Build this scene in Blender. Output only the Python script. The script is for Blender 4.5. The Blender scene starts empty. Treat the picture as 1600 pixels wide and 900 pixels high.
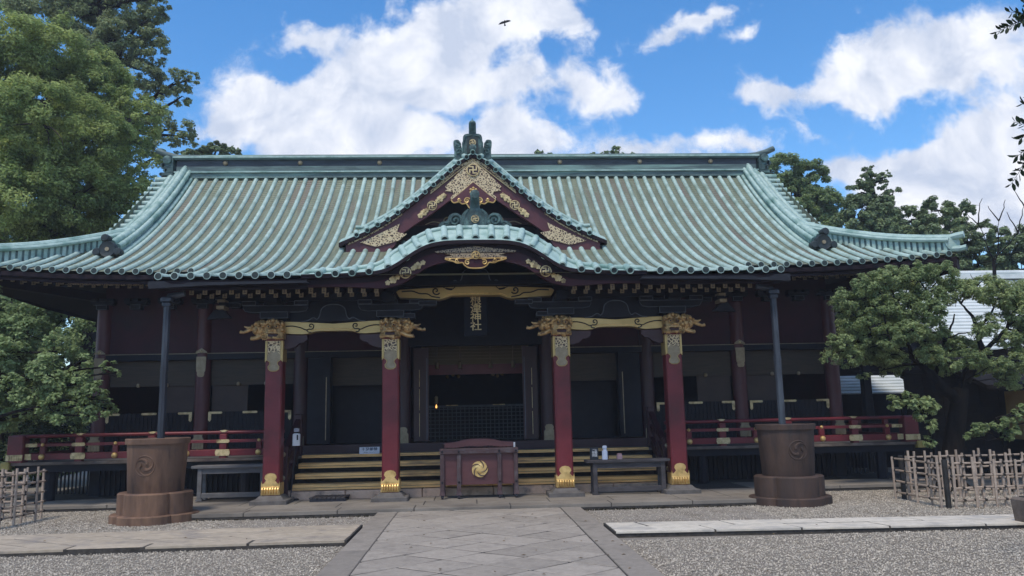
import bpy, math, random
import numpy as np
from mathutils import Vector, Matrix

scn = bpy.context.scene
COL = scn.collection
rnd = random.Random(7)

# ------------------------------------------------------------------ camera
CAM_YAW, CAM_PITCH, CAM_ROLL = 0.0547, 0.1596, 0.0215
cd = bpy.data.cameras.new('camera')
cd.sensor_width = 36.0
cd.lens = 27.9
cd.clip_start = 0.1
cd.clip_end = 3000
cam = bpy.data.objects.new('camera', cd)
COL.objects.link(cam)
fw = Vector((math.sin(CAM_YAW)*math.cos(CAM_PITCH), math.cos(CAM_YAW)*math.cos(CAM_PITCH), math.sin(CAM_PITCH)))
rt0 = Vector((math.cos(CAM_YAW), -math.sin(CAM_YAW), 0))
up0 = rt0.cross(fw)
rt = rt0*math.cos(CAM_ROLL) - up0*math.sin(CAM_ROLL)
up = up0*math.cos(CAM_ROLL) + rt0*math.sin(CAM_ROLL)
cam.matrix_world = Matrix(((rt.x, up.x, -fw.x, -0.128), (rt.y, up.y, -fw.y, 0), (rt.z, up.z, -fw.z, 1.65), (0, 0, 0, 1)))
scn.camera = cam

# ------------------------------------------------------------------ light, sky, exposure
SUN_EL, SUN_AZ = math.radians(62), math.radians(205)      # azimuth clockwise from +Y
scn.view_settings.view_transform = 'Standard'
scn.view_settings.look = 'None'
scn.view_settings.exposure = 0.75
scn.view_settings.gamma = 1.0
sl = bpy.data.lights.new('sun', 'SUN')
sl.energy = 1.5
sl.angle = math.radians(10)
sl.color = (1.0, 0.91, 0.77)
sun = bpy.data.objects.new('sun', sl)
COL.objects.link(sun)
sd = Vector((math.sin(SUN_AZ)*math.cos(SUN_EL), math.cos(SUN_AZ)*math.cos(SUN_EL), math.sin(SUN_EL)))
sun.rotation_euler = sd.to_track_quat('Z', 'Y').to_euler()

# clouds: (across, height, half width, half height, tilt, weight) as slopes of the view direction towards the hall
CLOUDS = [(-0.287, 0.407, 0.047, 0.064, 0, 1), (-0.233, 0.372, 0.076, 0.051, 0, 1), (-0.159, 0.385, 0.093, 0.059, 0, 1.05), (-0.117, 0.438, 0.068, 0.051, 25, 1), (-0.058, 0.478, 0.076, 0.051, 25, 1), (0.011, 0.515, 0.093, 0.051, 15, 1), (0.089, 0.544, 0.068, 0.034, 0, 0.9), (-0.008, 0.438, 0.085, 0.047, 0, 0.85), (0.065, 0.438, 0.042, 0.022, 35, 0.9), (-0.075, 0.362, 0.102, 0.038, 0, 0.9), (-0.202, 0.499, 0.036, 0.022, 0, 1.0), (0.067, 0.356, 0.053, 0.037, 0, 1.1), (0.151, 0.447, 0.03, 0.025, 0, 0.75), (0.189, 0.42, 0.042, 0.032, 0, 0.9), (0.14, 0.516, 0.042, 0.017, 0, 0.55), (0.281, 0.507, 0.059, 0.017, 25, 0.85), (0.344, 0.536, 0.034, 0.008, 20, 0.6), (0.237, 0.344, 0.059, 0.02, 0, 0.95), (0.342, 0.355, 0.059, 0.017, 0, 0.85), (0.399, 0.422, 0.042, 0.018, 0, 0.9), (.387, .513, .03, .010, 15, .6), (.46, .375, .05, .012, -30, .5), (-.225, .45, .04, .022, 10, -.9), (-.30, .335, .05, .012, 10, -.7), (.03, .455, .05, .02, 30, -.55), (-.17, .40, .03, .012, 20, -.35), (-.085, .415, .045, .018, -25, -.75), (-.05, .40, .03, .012, 0, -.5), (.0, .39, .04, .014, 20, -.6), (-.135, .335, .06, .012, 0, -.6), (.11, .5, .02, .03, 0, -.4), (0.487, 0.42, 0.051, 0.02, 0, 0.85), (0.572, 0.466, 0.072, 0.051, 0, 1.1), (0.656, 0.481, 0.093, 0.047, 8, 1.1), (0.749, 0.495, 0.068, 0.042, 0, 1), (0.811, 0.477, 0.068, 0.051, 0, 1), (0.549, 0.411, 0.025, 0.025, 0, 0.8), (0.522, 0.319, 0.051, 0.017, 0, 0.95), (0.602, 0.318, 0.076, 0.03, 10, 1.05), (0.676, 0.338, 0.068, 0.038, 20, 1.1), (0.751, 0.365, 0.059, 0.051, 0, 1.15), (0.714, 0.284, 0.102, 0.051, 0, 1.1), (0.614, 0.267, 0.093, 0.034, 0, 1), (0.785, 0.283, 0.085, 0.085, 0, 1)]


def build_world():
    w = bpy.data.worlds.new("World")
    scn.world = w
    w.use_nodes = True
    nt = w.node_tree
    N, L = nt.nodes, nt.links
    N.clear()

    def nd(t, **k):
        n = N.new(t)
        for a, b in k.items():
            setattr(n, a, b)
        return n

    def m(op, a, b=None, c=None, clamp=False):
        n = nd('ShaderNodeMath', operation=op)
        n.use_clamp = clamp
        for i, x in enumerate((a, b, c)):
            if x is None:
                continue
            if isinstance(x, (int, float)):
                n.inputs[i].default_value = x
            else:
                L.new(x, n.inputs[i])
        return n.outputs[0]

    def vm(op, a, b=None, **k):
        n = nd('ShaderNodeVectorMath', operation=op)
        for i, x in enumerate((a, b)):
            if x is None:
                continue
            if isinstance(x, (tuple, list)):
                n.inputs[i].default_value = x
            else:
                L.new(x, n.inputs[i])
        return n
    sky = nd('ShaderNodeTexSky', sky_type='NISHITA')
    sky.sun_disc = False
    sky.sun_elevation = SUN_EL
    sky.sun_rotation = SUN_AZ
    sky.air_density = 1.0
    sky.dust_density = 0.3
    sky.ozone_density = 2.5
    tc = nd('ShaderNodeTexCoord')
    sep = nd('ShaderNodeSeparateXYZ')
    L.new(tc.outputs['Generated'], sep.inputs[0])
    x, y, z = sep.outputs
    yc = m('MAXIMUM', y, 0.05)
    pu, pv = m('DIVIDE', x, yc), m('DIVIDE', z, yc)
    comb = nd('ShaderNodeCombineXYZ')
    L.new(pu, comb.inputs[0]); L.new(pv, comb.inputs[1])
    p0 = comb.outputs[0]

    def noise(vec, scale, detail, rough, dist=0.0):
        n = nd('ShaderNodeTexNoise')
        L.new(vec, n.inputs['Vector'])
        n.inputs['Scale'].default_value = scale
        n.inputs['Detail'].default_value = detail
        n.inputs['Roughness'].default_value = rough
        n.inputs['Distortion'].default_value = dist
        return n
    # warp
    nw = noise(p0, 14, 5, 0.55)
    wv = vm('SUBTRACT', nw.outputs['Color'], (0.5, 0.5, 0.5))
    ws = vm('MULTIPLY', wv.outputs[0], (0.085, 0.07, 0))
    p = vm('ADD', p0, ws.outputs[0]).outputs[0]
    acc = None
    for (cx, cy, a, b, ang, wgt) in CLOUDS:
        d = vm('SUBTRACT', p, (cx, cy, 0)).outputs[0]
        if ang:
            r = nd('ShaderNodeVectorRotate', rotation_type='Z_AXIS')
            L.new(d, r.inputs['Vector'])
            r.inputs['Angle'].default_value = -math.radians(ang)
            d = r.outputs[0]
        d = vm('MULTIPLY', d, (1/a, 1/b, 0)).outputs[0]
        ln = vm('DOT_PRODUCT', d, d)
        e = m('POWER', 2.2, m('MULTIPLY', ln.outputs['Value'], -1.0))
        acc = m('MULTIPLY', e, wgt) if acc is None else m('MULTIPLY_ADD', e, wgt, acc)
    fine = noise(p0, 30, 9, 0.62, 0.3)
    big = noise(p0, 9, 6, 0.55)
    mix = m('ADD', m('MULTIPLY', fine.outputs[0], 0.55), m('MULTIPLY', big.outputs[0], 0.55))
    dens = m('ADD', m('MINIMUM', acc, 1.25), m('MULTIPLY', m('SUBTRACT', mix, 0.55), 2.5))
    # the rest of the sky carries clouds of the same kind
    far = noise(tc.outputs['Generated'], 3.2, 8, 0.58)
    dfar = m('MULTIPLY', m('SUBTRACT', far.outputs[0], 0.42), 5.0)
    inview = m('MULTIPLY', m('SUBTRACT', y, 0.62), 6.0, clamp=True)
    side = m('SUBTRACT', 1.0, m('MULTIPLY', m('SUBTRACT', m('ABSOLUTE', pu), 0.75), 8.0, clamp=True))
    inv = m('MULTIPLY', inview, side, clamp=True)
    dm = nd('ShaderNodeMix', data_type='FLOAT')
    L.new(inv, dm.inputs['Factor']); L.new(dfar, dm.inputs['A']); L.new(dens, dm.inputs['B'])
    mr = nd('ShaderNodeMapRange', interpolation_type='SMOOTHSTEP')
    L.new(dm.outputs[0], mr.inputs['Value'])
    mr.inputs['From Min'].default_value = 0.26
    mr.inputs['From Max'].default_value = .98
    # thickness shading of the cloud itself
    sh = noise(p0, 11, 7, 0.6, 0.4)
    cr = nd('ShaderNodeValToRGB')
    L.new(sh.outputs[0], cr.inputs[0])
    cr.color_ramp.elements[0].position = 0.36
    cr.color_ramp.elements[0].color = (2.6, 2.95, 3.7, 1)
    cr.color_ramp.elements[1].position = 0.62
    cr.color_ramp.elements[1].color = (4.4, 4.5, 4.8, 1)
    hsv = nd('ShaderNodeHueSaturation')
    hsv.inputs['Saturation'].default_value = 1.3
    hsv.inputs['Value'].default_value = .93
    L.new(sky.outputs[0], hsv.inputs['Color'])
    mx = nd('ShaderNodeMix', data_type='RGBA')
    L.new(mr.outputs[0], mx.inputs['Factor'])
    L.new(hsv.outputs[0], mx.inputs['A']); L.new(cr.outputs[0], mx.inputs['B'])
    bg = nd('ShaderNodeBackground')
    bg.inputs['Strength'].default_value = 0.14
    L.new(mx.outputs['Result'], bg.inputs['Color'])
    out = nd('ShaderNodeOutputWorld')
    L.new(bg.outputs[0], out.inputs['Surface'])


build_world()

# ------------------------------------------------------------------ materials
MATS = {}


def pm(name, c1, c2=None, scale=6.0, rough=0.6, metal=0.0, bump=0.0, bscale=40.0, detail=5.0, stretch=(1, 1, 1), island=0.0, objr=0.0, spec=0.5,
       c3=None, s3=1.5, ramp=(0.35, 0.65), transl=0.0, bdist=0.02):
    """one procedural material in world space: noise between c1 and c2, optional stains and other blotches of c3, value variation per piece, fine bump"""
    if name in MATS:
        return MATS[name]
    mt = bpy.data.materials.new(name)
    mt.use_nodes = True
    nt = mt.node_tree
    N, L = nt.nodes, nt.links
    b = N['Principled BSDF']
    b.inputs['Roughness'].default_value = rough
    b.inputs['Metallic'].default_value = metal
    b.inputs['Specular IOR Level'].default_value = spec
    g = N.new('ShaderNodeNewGeometry')
    mp = N.new('ShaderNodeMapping')
    mp.inputs['Scale'].default_value = stretch
    L.new(g.outputs['Position'], mp.inputs['Vector'])

    def noise(sc, det):
        n = N.new('ShaderNodeTexNoise')
        n.inputs['Scale'].default_value = sc
        n.inputs['Detail'].default_value = det
        n.inputs['Roughness'].default_value = 0.6
        L.new(mp.outputs[0], n.inputs['Vector'])
        return n.outputs[0]

    def ramp_of(sock, a, bb, lo, hi):
        r = N.new('ShaderNodeValToRGB')
        r.color_ramp.elements[0].position = lo
        r.color_ramp.elements[1].position = hi
        r.color_ramp.elements[0].color = (*a, 1)
        r.color_ramp.elements[1].color = (*bb, 1)
        L.new(sock, r.inputs[0])
        return r.outputs[0]
    col = ramp_of(noise(scale, detail), c1, c2 or c1, *ramp)
    if c3:
        f = ramp_of(noise(s3, 6), (0, 0, 0), (1, 1, 1), 0.5, 0.68)
        mx = N.new('ShaderNodeMix')
        mx.data_type = 'RGBA'
        L.new(f, mx.inputs['Factor'])
        L.new(col, mx.inputs['A'])
        mx.inputs['B'].default_value = (*c3, 1)
        col = mx.outputs['Result']
    for amt, sock in ((island, g.outputs['Random Per Island']), (objr, None)):
        if amt:
            if sock is None:
                oi = N.new('ShaderNodeObjectInfo')
                sock = oi.outputs['Random']
            mr = N.new('ShaderNodeMapRange')
            mr.inputs['To Min'].default_value = 1-amt
            mr.inputs['To Max'].default_value = 1+amt
            L.new(sock, mr.inputs['Value'])
            vm = N.new('ShaderNodeVectorMath')
            vm.operation = 'SCALE'
            L.new(col, vm.inputs[0])
            L.new(mr.outputs[0], vm.inputs['Scale'])
            col = vm.outputs[0]
    L.new(col, b.inputs['Base Color'])
    if bump:
        bp = N.new('ShaderNodeBump')
        bp.inputs['Strength'].default_value = bump
        bp.inputs['Distance'].default_value = bdist
        L.new(noise(bscale, 6), bp.inputs['Height'])
        L.new(bp.outputs[0], b.inputs['Normal'])
    if transl:
        tr = N.new('ShaderNodeBsdfTranslucent')
        L.new(col, tr.inputs['Color'])
        ms = N.new('ShaderNodeMixShader')
        ms.inputs[0].default_value = transl
        L.new(b.outputs[0], ms.inputs[1])
        L.new(tr.outputs[0], ms.inputs[2])
        L.new(ms.outputs[0], N['Material Output'].inputs['Surface'])
    MATS[name] = mt
    return mt


M_RIB = pm('copper_patina_ridge', (.30, .415, .365), (.43, .545, .49), 5, .55, bump=.25, bscale=25, objr=.10, c3=(.22, .29, .23), s3=1.6)
M_TUBE = pm('copper_patina_edge', (.30, .43, .385), (.44, .57, .52), 7, .55, bump=.2, bscale=30, c3=(.17, .3, .26), s3=2.2)
M_CAP = pm('copper_dark_face', (.007, .016, .016), (.022, .042, .04), 30, .6, bump=.4, bscale=60)
M_BRONZE = pm('dark_green_bronze', (.018, .042, .042), (.055, .11, .105), 12, .5, bump=.5, bscale=40, c3=(.12, .22, .2), s3=5)
M_RIDGE = pm('ridge_dark_copper', (.05, .085, .085), (.12, .18, .17), 4, .55, bump=.3, bscale=30, stretch=(.4, 1, 3), c3=(.2, .32, .28), s3=1.2)
M_PIPE = pm('dark_blue_copper_pipe', (.013, .015, .023), (.028, .033, .046), 6, .45, stretch=(1, 1, .3), c3=(.065, .08, .10), s3=2)
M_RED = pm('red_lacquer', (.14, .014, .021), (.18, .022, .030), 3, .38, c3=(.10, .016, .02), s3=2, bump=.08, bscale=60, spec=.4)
M_WALL = pm('shaded_wall_lacquer', (.038, .008, .014), (.054, .012, .019), 2, .55, bump=.1, bscale=40, spec=.25, c3=(.03, .012, .016), s3=1.2)  # red lacquer with the deep eave shade put into its colour
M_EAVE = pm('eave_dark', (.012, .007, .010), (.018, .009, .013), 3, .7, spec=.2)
M_SLATE = pm('ridge_slate_band', (.022, .032, .042), (.05, .066, .078), 4, .6, stretch=(.4, 1, 3))
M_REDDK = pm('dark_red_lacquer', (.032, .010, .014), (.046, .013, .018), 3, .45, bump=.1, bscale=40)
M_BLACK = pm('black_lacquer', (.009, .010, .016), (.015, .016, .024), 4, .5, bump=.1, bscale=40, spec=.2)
M_DARKWOOD = pm('dark_timber', (.010, .009, .010), (.02, .017, .018), 5, .8, spec=.15, stretch=(1, 1, 6), bump=.2, bscale=30)
M_BLUE = pm('faded_blue_edging', (.07, .085, .11), (.12, .14, .17), 8, .6)
M_GOLD = pm('gilded_metal', (.68, .45, .16), (.86, .60, .25), 9, .42, metal=.55, bump=.15, bscale=60, c3=(.42, .26, .09), s3=5)
M_GOLDM = pm('matt_gilt', (.58, .45, .22), (.76, .61, .34), 14, .5, metal=.25, bump=.35, bscale=70, c3=(.22, .15, .07), s3=6)
M_GOLDP = pm('pale_gilt_beam', (.45, .32, .12), (.60, .44, .19), 3, .4, metal=.45, bump=.06, bscale=30, stretch=(.5, 1, 1))
M_PLATE = pm('dull_brass_plate', (.27, .21, .13), (.36, .29, .19), 12, .5, metal=.4, bump=.3, bscale=50)
M_STEP = pm('worn_gilt_step', (.98, .60, .23), (.84, .48, .17), 12, .55, metal=0.0, bump=.3, bscale=50, stretch=(.3, 1, 3), c3=(.34, .22, .11), s3=3)
M_STONE = pm('platform_stone', (.195, .168, .138), (.285, .25, .208), 2.2, .85, bump=.35, bscale=60, c3=(.14, .12, .10), s3=1.1, objr=.06)
M_PAVE = pm('paving_stone', (.31, .265, .218), (.375, .325, .27), 22, .8, bump=.25, bscale=90, c3=(.265, .228, .19), s3=7, objr=.13)
M_KERB = pm('kerb_stone', (.245, .21, .172), (.305, .264, .22), 20, .85, bump=.4, bscale=55, c3=(.20, .172, .142), s3=5, objr=.10)
M_WHITEST = pm('pale_granite', (.56, .50, .41), (.68, .61, .51), 9, .8, bump=.3, bscale=70, c3=(.40, .37, .33), s3=2, objr=.05)
M_TANST = pm('tan_granite', (.38, .31, .23), (.47, .39, .295), 9, .8, bump=.3, bscale=70, c3=(.28, .24, .2), s3=2, objr=.06)
M_KERBDK = pm('mossy_kerb_side', (.035, .03, .025), (.075, .065, .055), 14, .9, bump=.6, bscale=40)
M_SILL = pm('pinkish_step_stone', (.52, .36, .26), (.64, .46, .34), 5, .85, bump=.3, bscale=50, c3=(.2, .15, .13), s3=4)
M_CARVE = pm('carved_gilt', (.50, .31, .13), (.74, .50, .23), 11, .38, metal=.5, bump=.4, bscale=50, c3=(.13, .07, .035), s3=8)  # dark brown c3 blotches imitate shaded crevices of the carving
M_RUST = pm('rusty_iron', (.115, .063, .04), (.26, .145, .085), 6, .72, bump=.35, bscale=55, stretch=(1, 1, .22), c3=(.055, .032, .024), s3=3)
M_RUST2 = pm('dark_rusty_iron', (.044, .026, .020), (.095, .055, .038), 6, .72, bump=.35, bscale=55, stretch=(1, 1, .22), c3=(.036, .025, .022), s3=3)
M_BOX = pm('box_maroon', (.085, .028, .03), (.12, .042, .042), 6, .6, stretch=(.3, 1, 2), bump=.12, bscale=40)
M_BOXDK = pm('box_frame', (.05, .027, .03), (.085, .045, .045), 7, .6, bump=.2, bscale=40, c3=(.12, .1, .1), s3=4)
M_BENCH = pm('weathered_dark_wood', (.035, .03, .033), (.075, .066, .068), 9, .7, stretch=(.3, 1, 1), bump=.25, bscale=40)
M_BENCHG = pm('weathered_grey_wood', (.10, .095, .095), (.17, .16, .158), 9, .75, stretch=(.3, 1, 1), bump=.25, bscale=40)
M_BAMBOO = pm('bamboo', (.33, .25, .19), (.46, .36, .28), 8, .6, objr=.16, bump=.15, bscale=40, c3=(.28, .22, .18), s3=6)
M_ROPE = pm('dark_cord', (.02, .018, .016), (.04, .035, .03), 20, .9)
M_BARK = pm('bark', (.035, .028, .024), (.075, .06, .05), 8, .9, bump=.7, bscale=25, stretch=(1, 1, .3))
M_BARKDK = pm('dark_bark', (.007, .006, .006), (.018, .015, .014), 8, .9, bump=.7, bscale=25, stretch=(1, 1, .3), spec=.08)
M_WHITE = pm('white_plastic', (.72, .72, .72), (.8, .8, .8), 3, .4)
M_INK = pm('ink', (.02, .02, .03), None, 3, .6)
M_BLIND = pm('bamboo_blind', (.13, .10, .045), (.2, .155, .075), 3, .7, stretch=(1, 1, 60))
M_OCHRE = pm('ochre_plaster', (.36, .23, .10), (.46, .31, .15), 2, .8)
M_WROOF = pm('pale_copper_sheet', (.62, .66, .64), (.74, .77, .75), 2, .5, c3=(.5, .55, .53), s3=.8)
M_WROOFD = pm('grey_sheet_metal', (.25, .27, .28), (.32, .34, .35), 2, .6)  # even grey metal for plain roof slopes
M_GLASS = pm('dim_window_glass', (.03, .035, .045), None, 2, .1)


def pan_material():
    """the trough tiles: brown and grey green copper tiles in short courses, each column weathered differently"""
    mt = pm('copper_trough', (.112, .132, .086), (.188, .212, .142), 3, .6, stretch=(3.6, .5, .5), c3=(.155, .128, .098), s3=.6)
    nt = mt.node_tree
    N, L = nt.nodes, nt.links
    b = N['Principled BSDF']
    g = [n for n in N if n.type == 'NEW_GEOMETRY'][0]
    sp = N.new('ShaderNodeSeparateXYZ')
    L.new(g.outputs['Position'], sp.inputs[0])
    # courses follow the slope: sum of run and rise
    ad = N.new('ShaderNodeMath'); ad.operation = 'MULTIPLY_ADD'
    L.new(sp.outputs[2], ad.inputs[0]); ad.inputs[1].default_value = 0.55; L.new(sp.outputs[1], ad.inputs[2])
    fr = N.new('ShaderNodeMath'); fr.operation = 'PINGPONG'
    L.new(ad.outputs[0], fr.inputs[0]); fr.inputs[1].default_value = 0.075
    bp = N.new('ShaderNodeBump'); bp.inputs['Strength'].default_value = 0.9; bp.inputs['Distance'].default_value = 0.35
    L.new(fr.outputs[0], bp.inputs['Height'])
    L.new(bp.outputs[0], b.inputs['Normal'])
    return mt


M_PAN = pan_material()


def filigree_material(name, gold, dark, scale):
    """pierced gilt scrollwork seen from far away: gilt lines over a dark ground with matching relief"""
    mt = bpy.data.materials.new(name)
    mt.use_nodes = True
    N, L = mt.node_tree.nodes, mt.node_tree.links
    b = N['Principled BSDF']
    b.inputs['Roughness'].default_value = .5
    b.inputs['Metallic'].default_value = .3
    g = N.new('ShaderNodeNewGeometry')
    n1 = N.new('ShaderNodeTexNoise'); n1.inputs['Scale'].default_value = scale*.6; n1.inputs['Detail'].default_value = 1
    L.new(g.outputs['Position'], n1.inputs['Vector'])
    mx = N.new('ShaderNodeVectorMath'); mx.operation = 'MULTIPLY_ADD'
    L.new(n1.outputs['Color'], mx.inputs[0]); mx.inputs[1].default_value = (.06, .06, .06); L.new(g.outputs['Position'], mx.inputs[2])
    v = N.new('ShaderNodeTexVoronoi'); v.feature = 'DISTANCE_TO_EDGE'; v.inputs['Scale'].default_value = scale
    L.new(mx.outputs[0], v.inputs['Vector'])
    r = N.new('ShaderNodeValToRGB')
    r.color_ramp.elements[0].position = .10; r.color_ramp.elements[0].color = (*gold, 1)
    r.color_ramp.elements[1].position = .2; r.color_ramp.elements[1].color = (*dark, 1)
    L.new(v.outputs[0], r.inputs[0])
    L.new(r.outputs[0], b.inputs['Base Color'])
    bp = N.new('ShaderNodeBump'); bp.invert = True; bp.inputs['Strength'].default_value = .6; bp.inputs['Distance'].default_value = .02
    L.new(v.outputs[0], bp.inputs['Height']); L.new(bp.outputs[0], b.inputs['Normal'])
    return mt


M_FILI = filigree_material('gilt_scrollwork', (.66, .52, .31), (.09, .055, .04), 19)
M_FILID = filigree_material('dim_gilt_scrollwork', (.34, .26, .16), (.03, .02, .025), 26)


def leaf_mat(name, c1, c2, var=.4, transl=.5):
    return pm(name, c1, c2, .9, .5, island=var, transl=transl, spec=.15, ramp=(.4, .62))


# ------------------------------------------------------------------ mesh building
ORG = {}


class MB:
    def __init__(s):
        s.v, s.f, s.m, s.n = [], [], [], 0

    def add(s, vs, fs, m=0):
        b = s.n
        s.v.extend([tuple(q) for q in vs])
        s.n += len(vs)
        for f in fs:
            s.f.append([i+b for i in f])
            s.m.append(m)

    def box(s, x0, x1, y0, y1, z0, z1, m=0):
        s.hexa([(x0, y0, z0), (x1, y0, z0), (x1, y1, z0), (x0, y1, z0), (x0, y0, z1), (x1, y0, z1), (x1, y1, z1), (x0, y1, z1)], m)

    def hexa(s, p, m=0):
        s.add(p, [(0, 3, 2, 1), (4, 5, 6, 7), (0, 1, 5, 4), (1, 2, 6, 5), (2, 3, 7, 6), (3, 0, 4, 7)], m)

    def cbox(s, x0, x1, y0, y1, z0, z1, c=.01, m=0):
        """box with its vertical and top edges chamfered"""
        q = [(x0+c, y0), (x1-c, y0), (x1, y0+c), (x1, y1-c), (x1-c, y1), (x0+c, y1), (x0, y1-c), (x0, y0+c)]
        ci = [(x0+2*c, y0+c), (x1-2*c, y0+c), (x1-c, y0+2*c), (x1-c, y1-2*c), (x1-2*c, y1-c), (x0+2*c, y1-c), (x0+c, y1-2*c), (x0+c, y0+2*c)]
        vs = [(a, b, z0) for a, b in q]+[(a, b, z1-c) for a, b in q]+[(a, b, z1) for a, b in ci]
        fs = [tuple(range(7, -1, -1)), tuple(range(16, 24))]
        for i in range(8):
            j = (i+1) % 8
            fs += [(i, j, 8+j, 8+i), (8+i, 8+j, 16+j, 16+i)]
        s.add(vs, fs, m)

    def prism(s, poly, y0, y1, m=0, m_side=None):
        """outline in (x, z) extruded along y"""
        n = len(poly)
        ar = sum(poly[i][0]*poly[(i+1) % n][1]-poly[(i+1) % n][0]*poly[i][1] for i in range(n))
        if ar < 0:
            poly = poly[::-1]
        vs = [(x, y0, z) for x, z in poly]+[(x, y1, z) for x, z in poly]
        s.add(vs, [tuple(range(n)), tuple(range(2*n-1, n-1, -1))], m)
        b = s.n-2*n
        for i in range(n):
            j = (i+1) % n
            s.f.append([b+i, b+n+i, b+n+j, b+j])
            s.m.append(m if m_side is None else m_side)

    def vprism(s, poly, z0, z1, m=0, bev=0.0):
        """outline in (x, y) raised from z0 to z1"""
        n = len(poly)
        ar = sum(poly[i][0]*poly[(i+1) % n][1]-poly[(i+1) % n][0]*poly[i][1] for i in range(n))
        if ar < 0:
            poly = poly[::-1]
        cx = sum(p[0] for p in poly)/n
        cy = sum(p[1] for p in poly)/n
        rings = [[(x, y, z0) for x, y in poly]]
        if bev:
            rings.append([(x, y, z1-bev) for x, y in poly])
            def inn(x, y):
                d = math.hypot(x-cx, y-cy) or 1
                k = max(0, 1-bev*1.3/d)
                return (cx+(x-cx)*k, cy+(y-cy)*k, z1)
            rings.append([inn(x, y) for x, y in poly])
        else:
            rings.append([(x, y, z1) for x, y in poly])
        b = s.n
        for r in rings:
            s.v.extend(r); s.n += n
        s.f.append([b+i for i in range(n-1, -1, -1)]); s.m.append(m)
        k = len(rings)-1
        s.f.append([b+k*n+i for i in range(n)]); s.m.append(m)
        for q in range(k):
            for i in range(n):
                j = (i+1) % n
                s.f.append([b+q*n+i, b+q*n+j, b+(q+1)*n+j, b+(q+1)*n+i]); s.m.append(m)

    def tube(s, pts, r, n=8, m=0, cap=True, half=None, mcap=None):
        """tube along pts; r a number or one per point; half = up vector for an open half tube lying on a surface"""
        P = [Vector(p) for p in pts]
        R = list(r) if hasattr(r, '__len__') else [r]*len(P)
        T = []
        for i in range(len(P)):
            t = (P[min(i+1, len(P)-1)]-P[max(i-1, 0)])
            if t.length < 1e-6:
                t = T[-1].copy() if T else (P[-1]-P[0])
            T.append(t.normalized())
        if half is not None:
            u = Vector(half)
        else:
            u = Vector((0, 0, 1)) if abs(T[0].z) < .9 else Vector((1, 0, 0))
        b = s.n
        k = n+1 if half is not None else n
        for i, p in enumerate(P):
            u = (u-T[i]*u.dot(T[i]))
            u = u.normalized() if u.length > 1e-6 else T[i].orthogonal().normalized()
            w = T[i].cross(u)
            for j in range(k):
                a = math.pi*(j/n)-math.pi/2 if half is not None else 2*math.pi*j/n
                q = p+(u*math.cos(a)+w*math.sin(a))*R[i]
                s.v.append((q.x, q.y, q.z))
        s.n += k*len(P)
        for i in range(len(P)-1):
            for j in range(k-1 if half is not None else k):
                j2 = (j+1) % k
                s.f.append([b+i*k+j, b+(i+1)*k+j, b+(i+1)*k+j2, b+i*k+j2][::-1])
                s.m.append(m)
        if cap:
            mc = m if mcap is None else mcap
            s.f.append([b+j for j in range(k)]); s.m.append(mc)
            e = b+(len(P)-1)*k
            s.f.append([e+j for j in range(k-1, -1, -1)]); s.m.append(mc)

    def lathe(s, prof, c=(0, 0, 0), n=16, m=0, axis='Z'):
        b = s.n
        for (r, h) in prof:
            for j in range(n):
                a = 2*math.pi*j/n
                if axis == 'Z':
                    q = (c[0]+r*math.cos(a), c[1]+r*math.sin(a), c[2]+h)
                else:   # axis -Y: h grows towards the viewer
                    q = (c[0]+r*math.cos(a), c[1]-h, c[2]+r*math.sin(a))
                s.v.append(q)
        s.n += n*len(prof)
        for i in range(len(prof)-1):
            for j in range(n):
                j2 = (j+1) % n
                s.f.append([b+i*n+j, b+i*n+j2, b+(i+1)*n+j2, b+(i+1)*n+j]); s.m.append(m)
        s.f.append([b+j for j in range(n-1, -1, -1)]); s.m.append(m)
        e = b+(len(prof)-1)*n
        s.f.append([e+j for j in range(n)]); s.m.append(m)

    def ball(s, c, r, n=8, k=5, m=0):
        rx, ry, rz = r if hasattr(r, '__len__') else (r, r, r)
        vs = [(c[0], c[1], c[2]-rz)]
        for i in range(1, k):
            t = -math.pi/2+math.pi*i/k
            for j in range(n):
                a = 2*math.pi*j/n
                vs.append((c[0]+rx*math.cos(t)*math.cos(a), c[1]+ry*math.cos(t)*math.sin(a), c[2]+rz*math.sin(t)))
        vs.append((c[0], c[1], c[2]+rz))
        fs = []
        for j in range(n):
            fs.append((0, 1+(j+1) % n, 1+j))
            for i in range(k-2):
                a, b2 = 1+i*n, 1+(i+1)*n
                fs.append((a+j, a+(j+1) % n, b2+(j+1) % n, b2+j))
            e = 1+(k-2)*n
            fs.append((e+j, e+(j+1) % n, len(vs)-1))
        s.add(vs, fs, m)

    def torus(s, c, R, r, n=20, k=6, m=0):
        """ring facing the viewer (in the x z plane)"""
        b = s.n
        for i in range(n):
            a = 2*math.pi*i/n
            for j in range(k):
                t = 2*math.pi*j/k
                q = R+r*math.cos(t)
                s.v.append((c[0]+q*math.cos(a), c[1]+r*math.sin(t), c[2]+q*math.sin(a)))
        s.n += n*k
        for i in range(n):
            for j in range(k):
                s.f.append([b+i*k+j, b+i*k+(j+1) % k, b+((i+1) % n)*k+(j+1) % k, b+((i+1) % n)*k+j]); s.m.append(m)

    def grid(s, fn, us, vs_, m=0, flip=False):
        b = s.n
        for u in us:
            for v in vs_:
                s.v.append(tuple(fn(u, v)))
        nu, nv = len(us), len(vs_)
        s.n += nu*nv
        for i in range(nu-1):
            for j in range(nv-1):
                q = [b+i*nv+j, b+(i+1)*nv+j, b+(i+1)*nv+j+1, b+i*nv+j+1]
                s.f.append(q[::-1] if flip else q); s.m.append(m)

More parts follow.
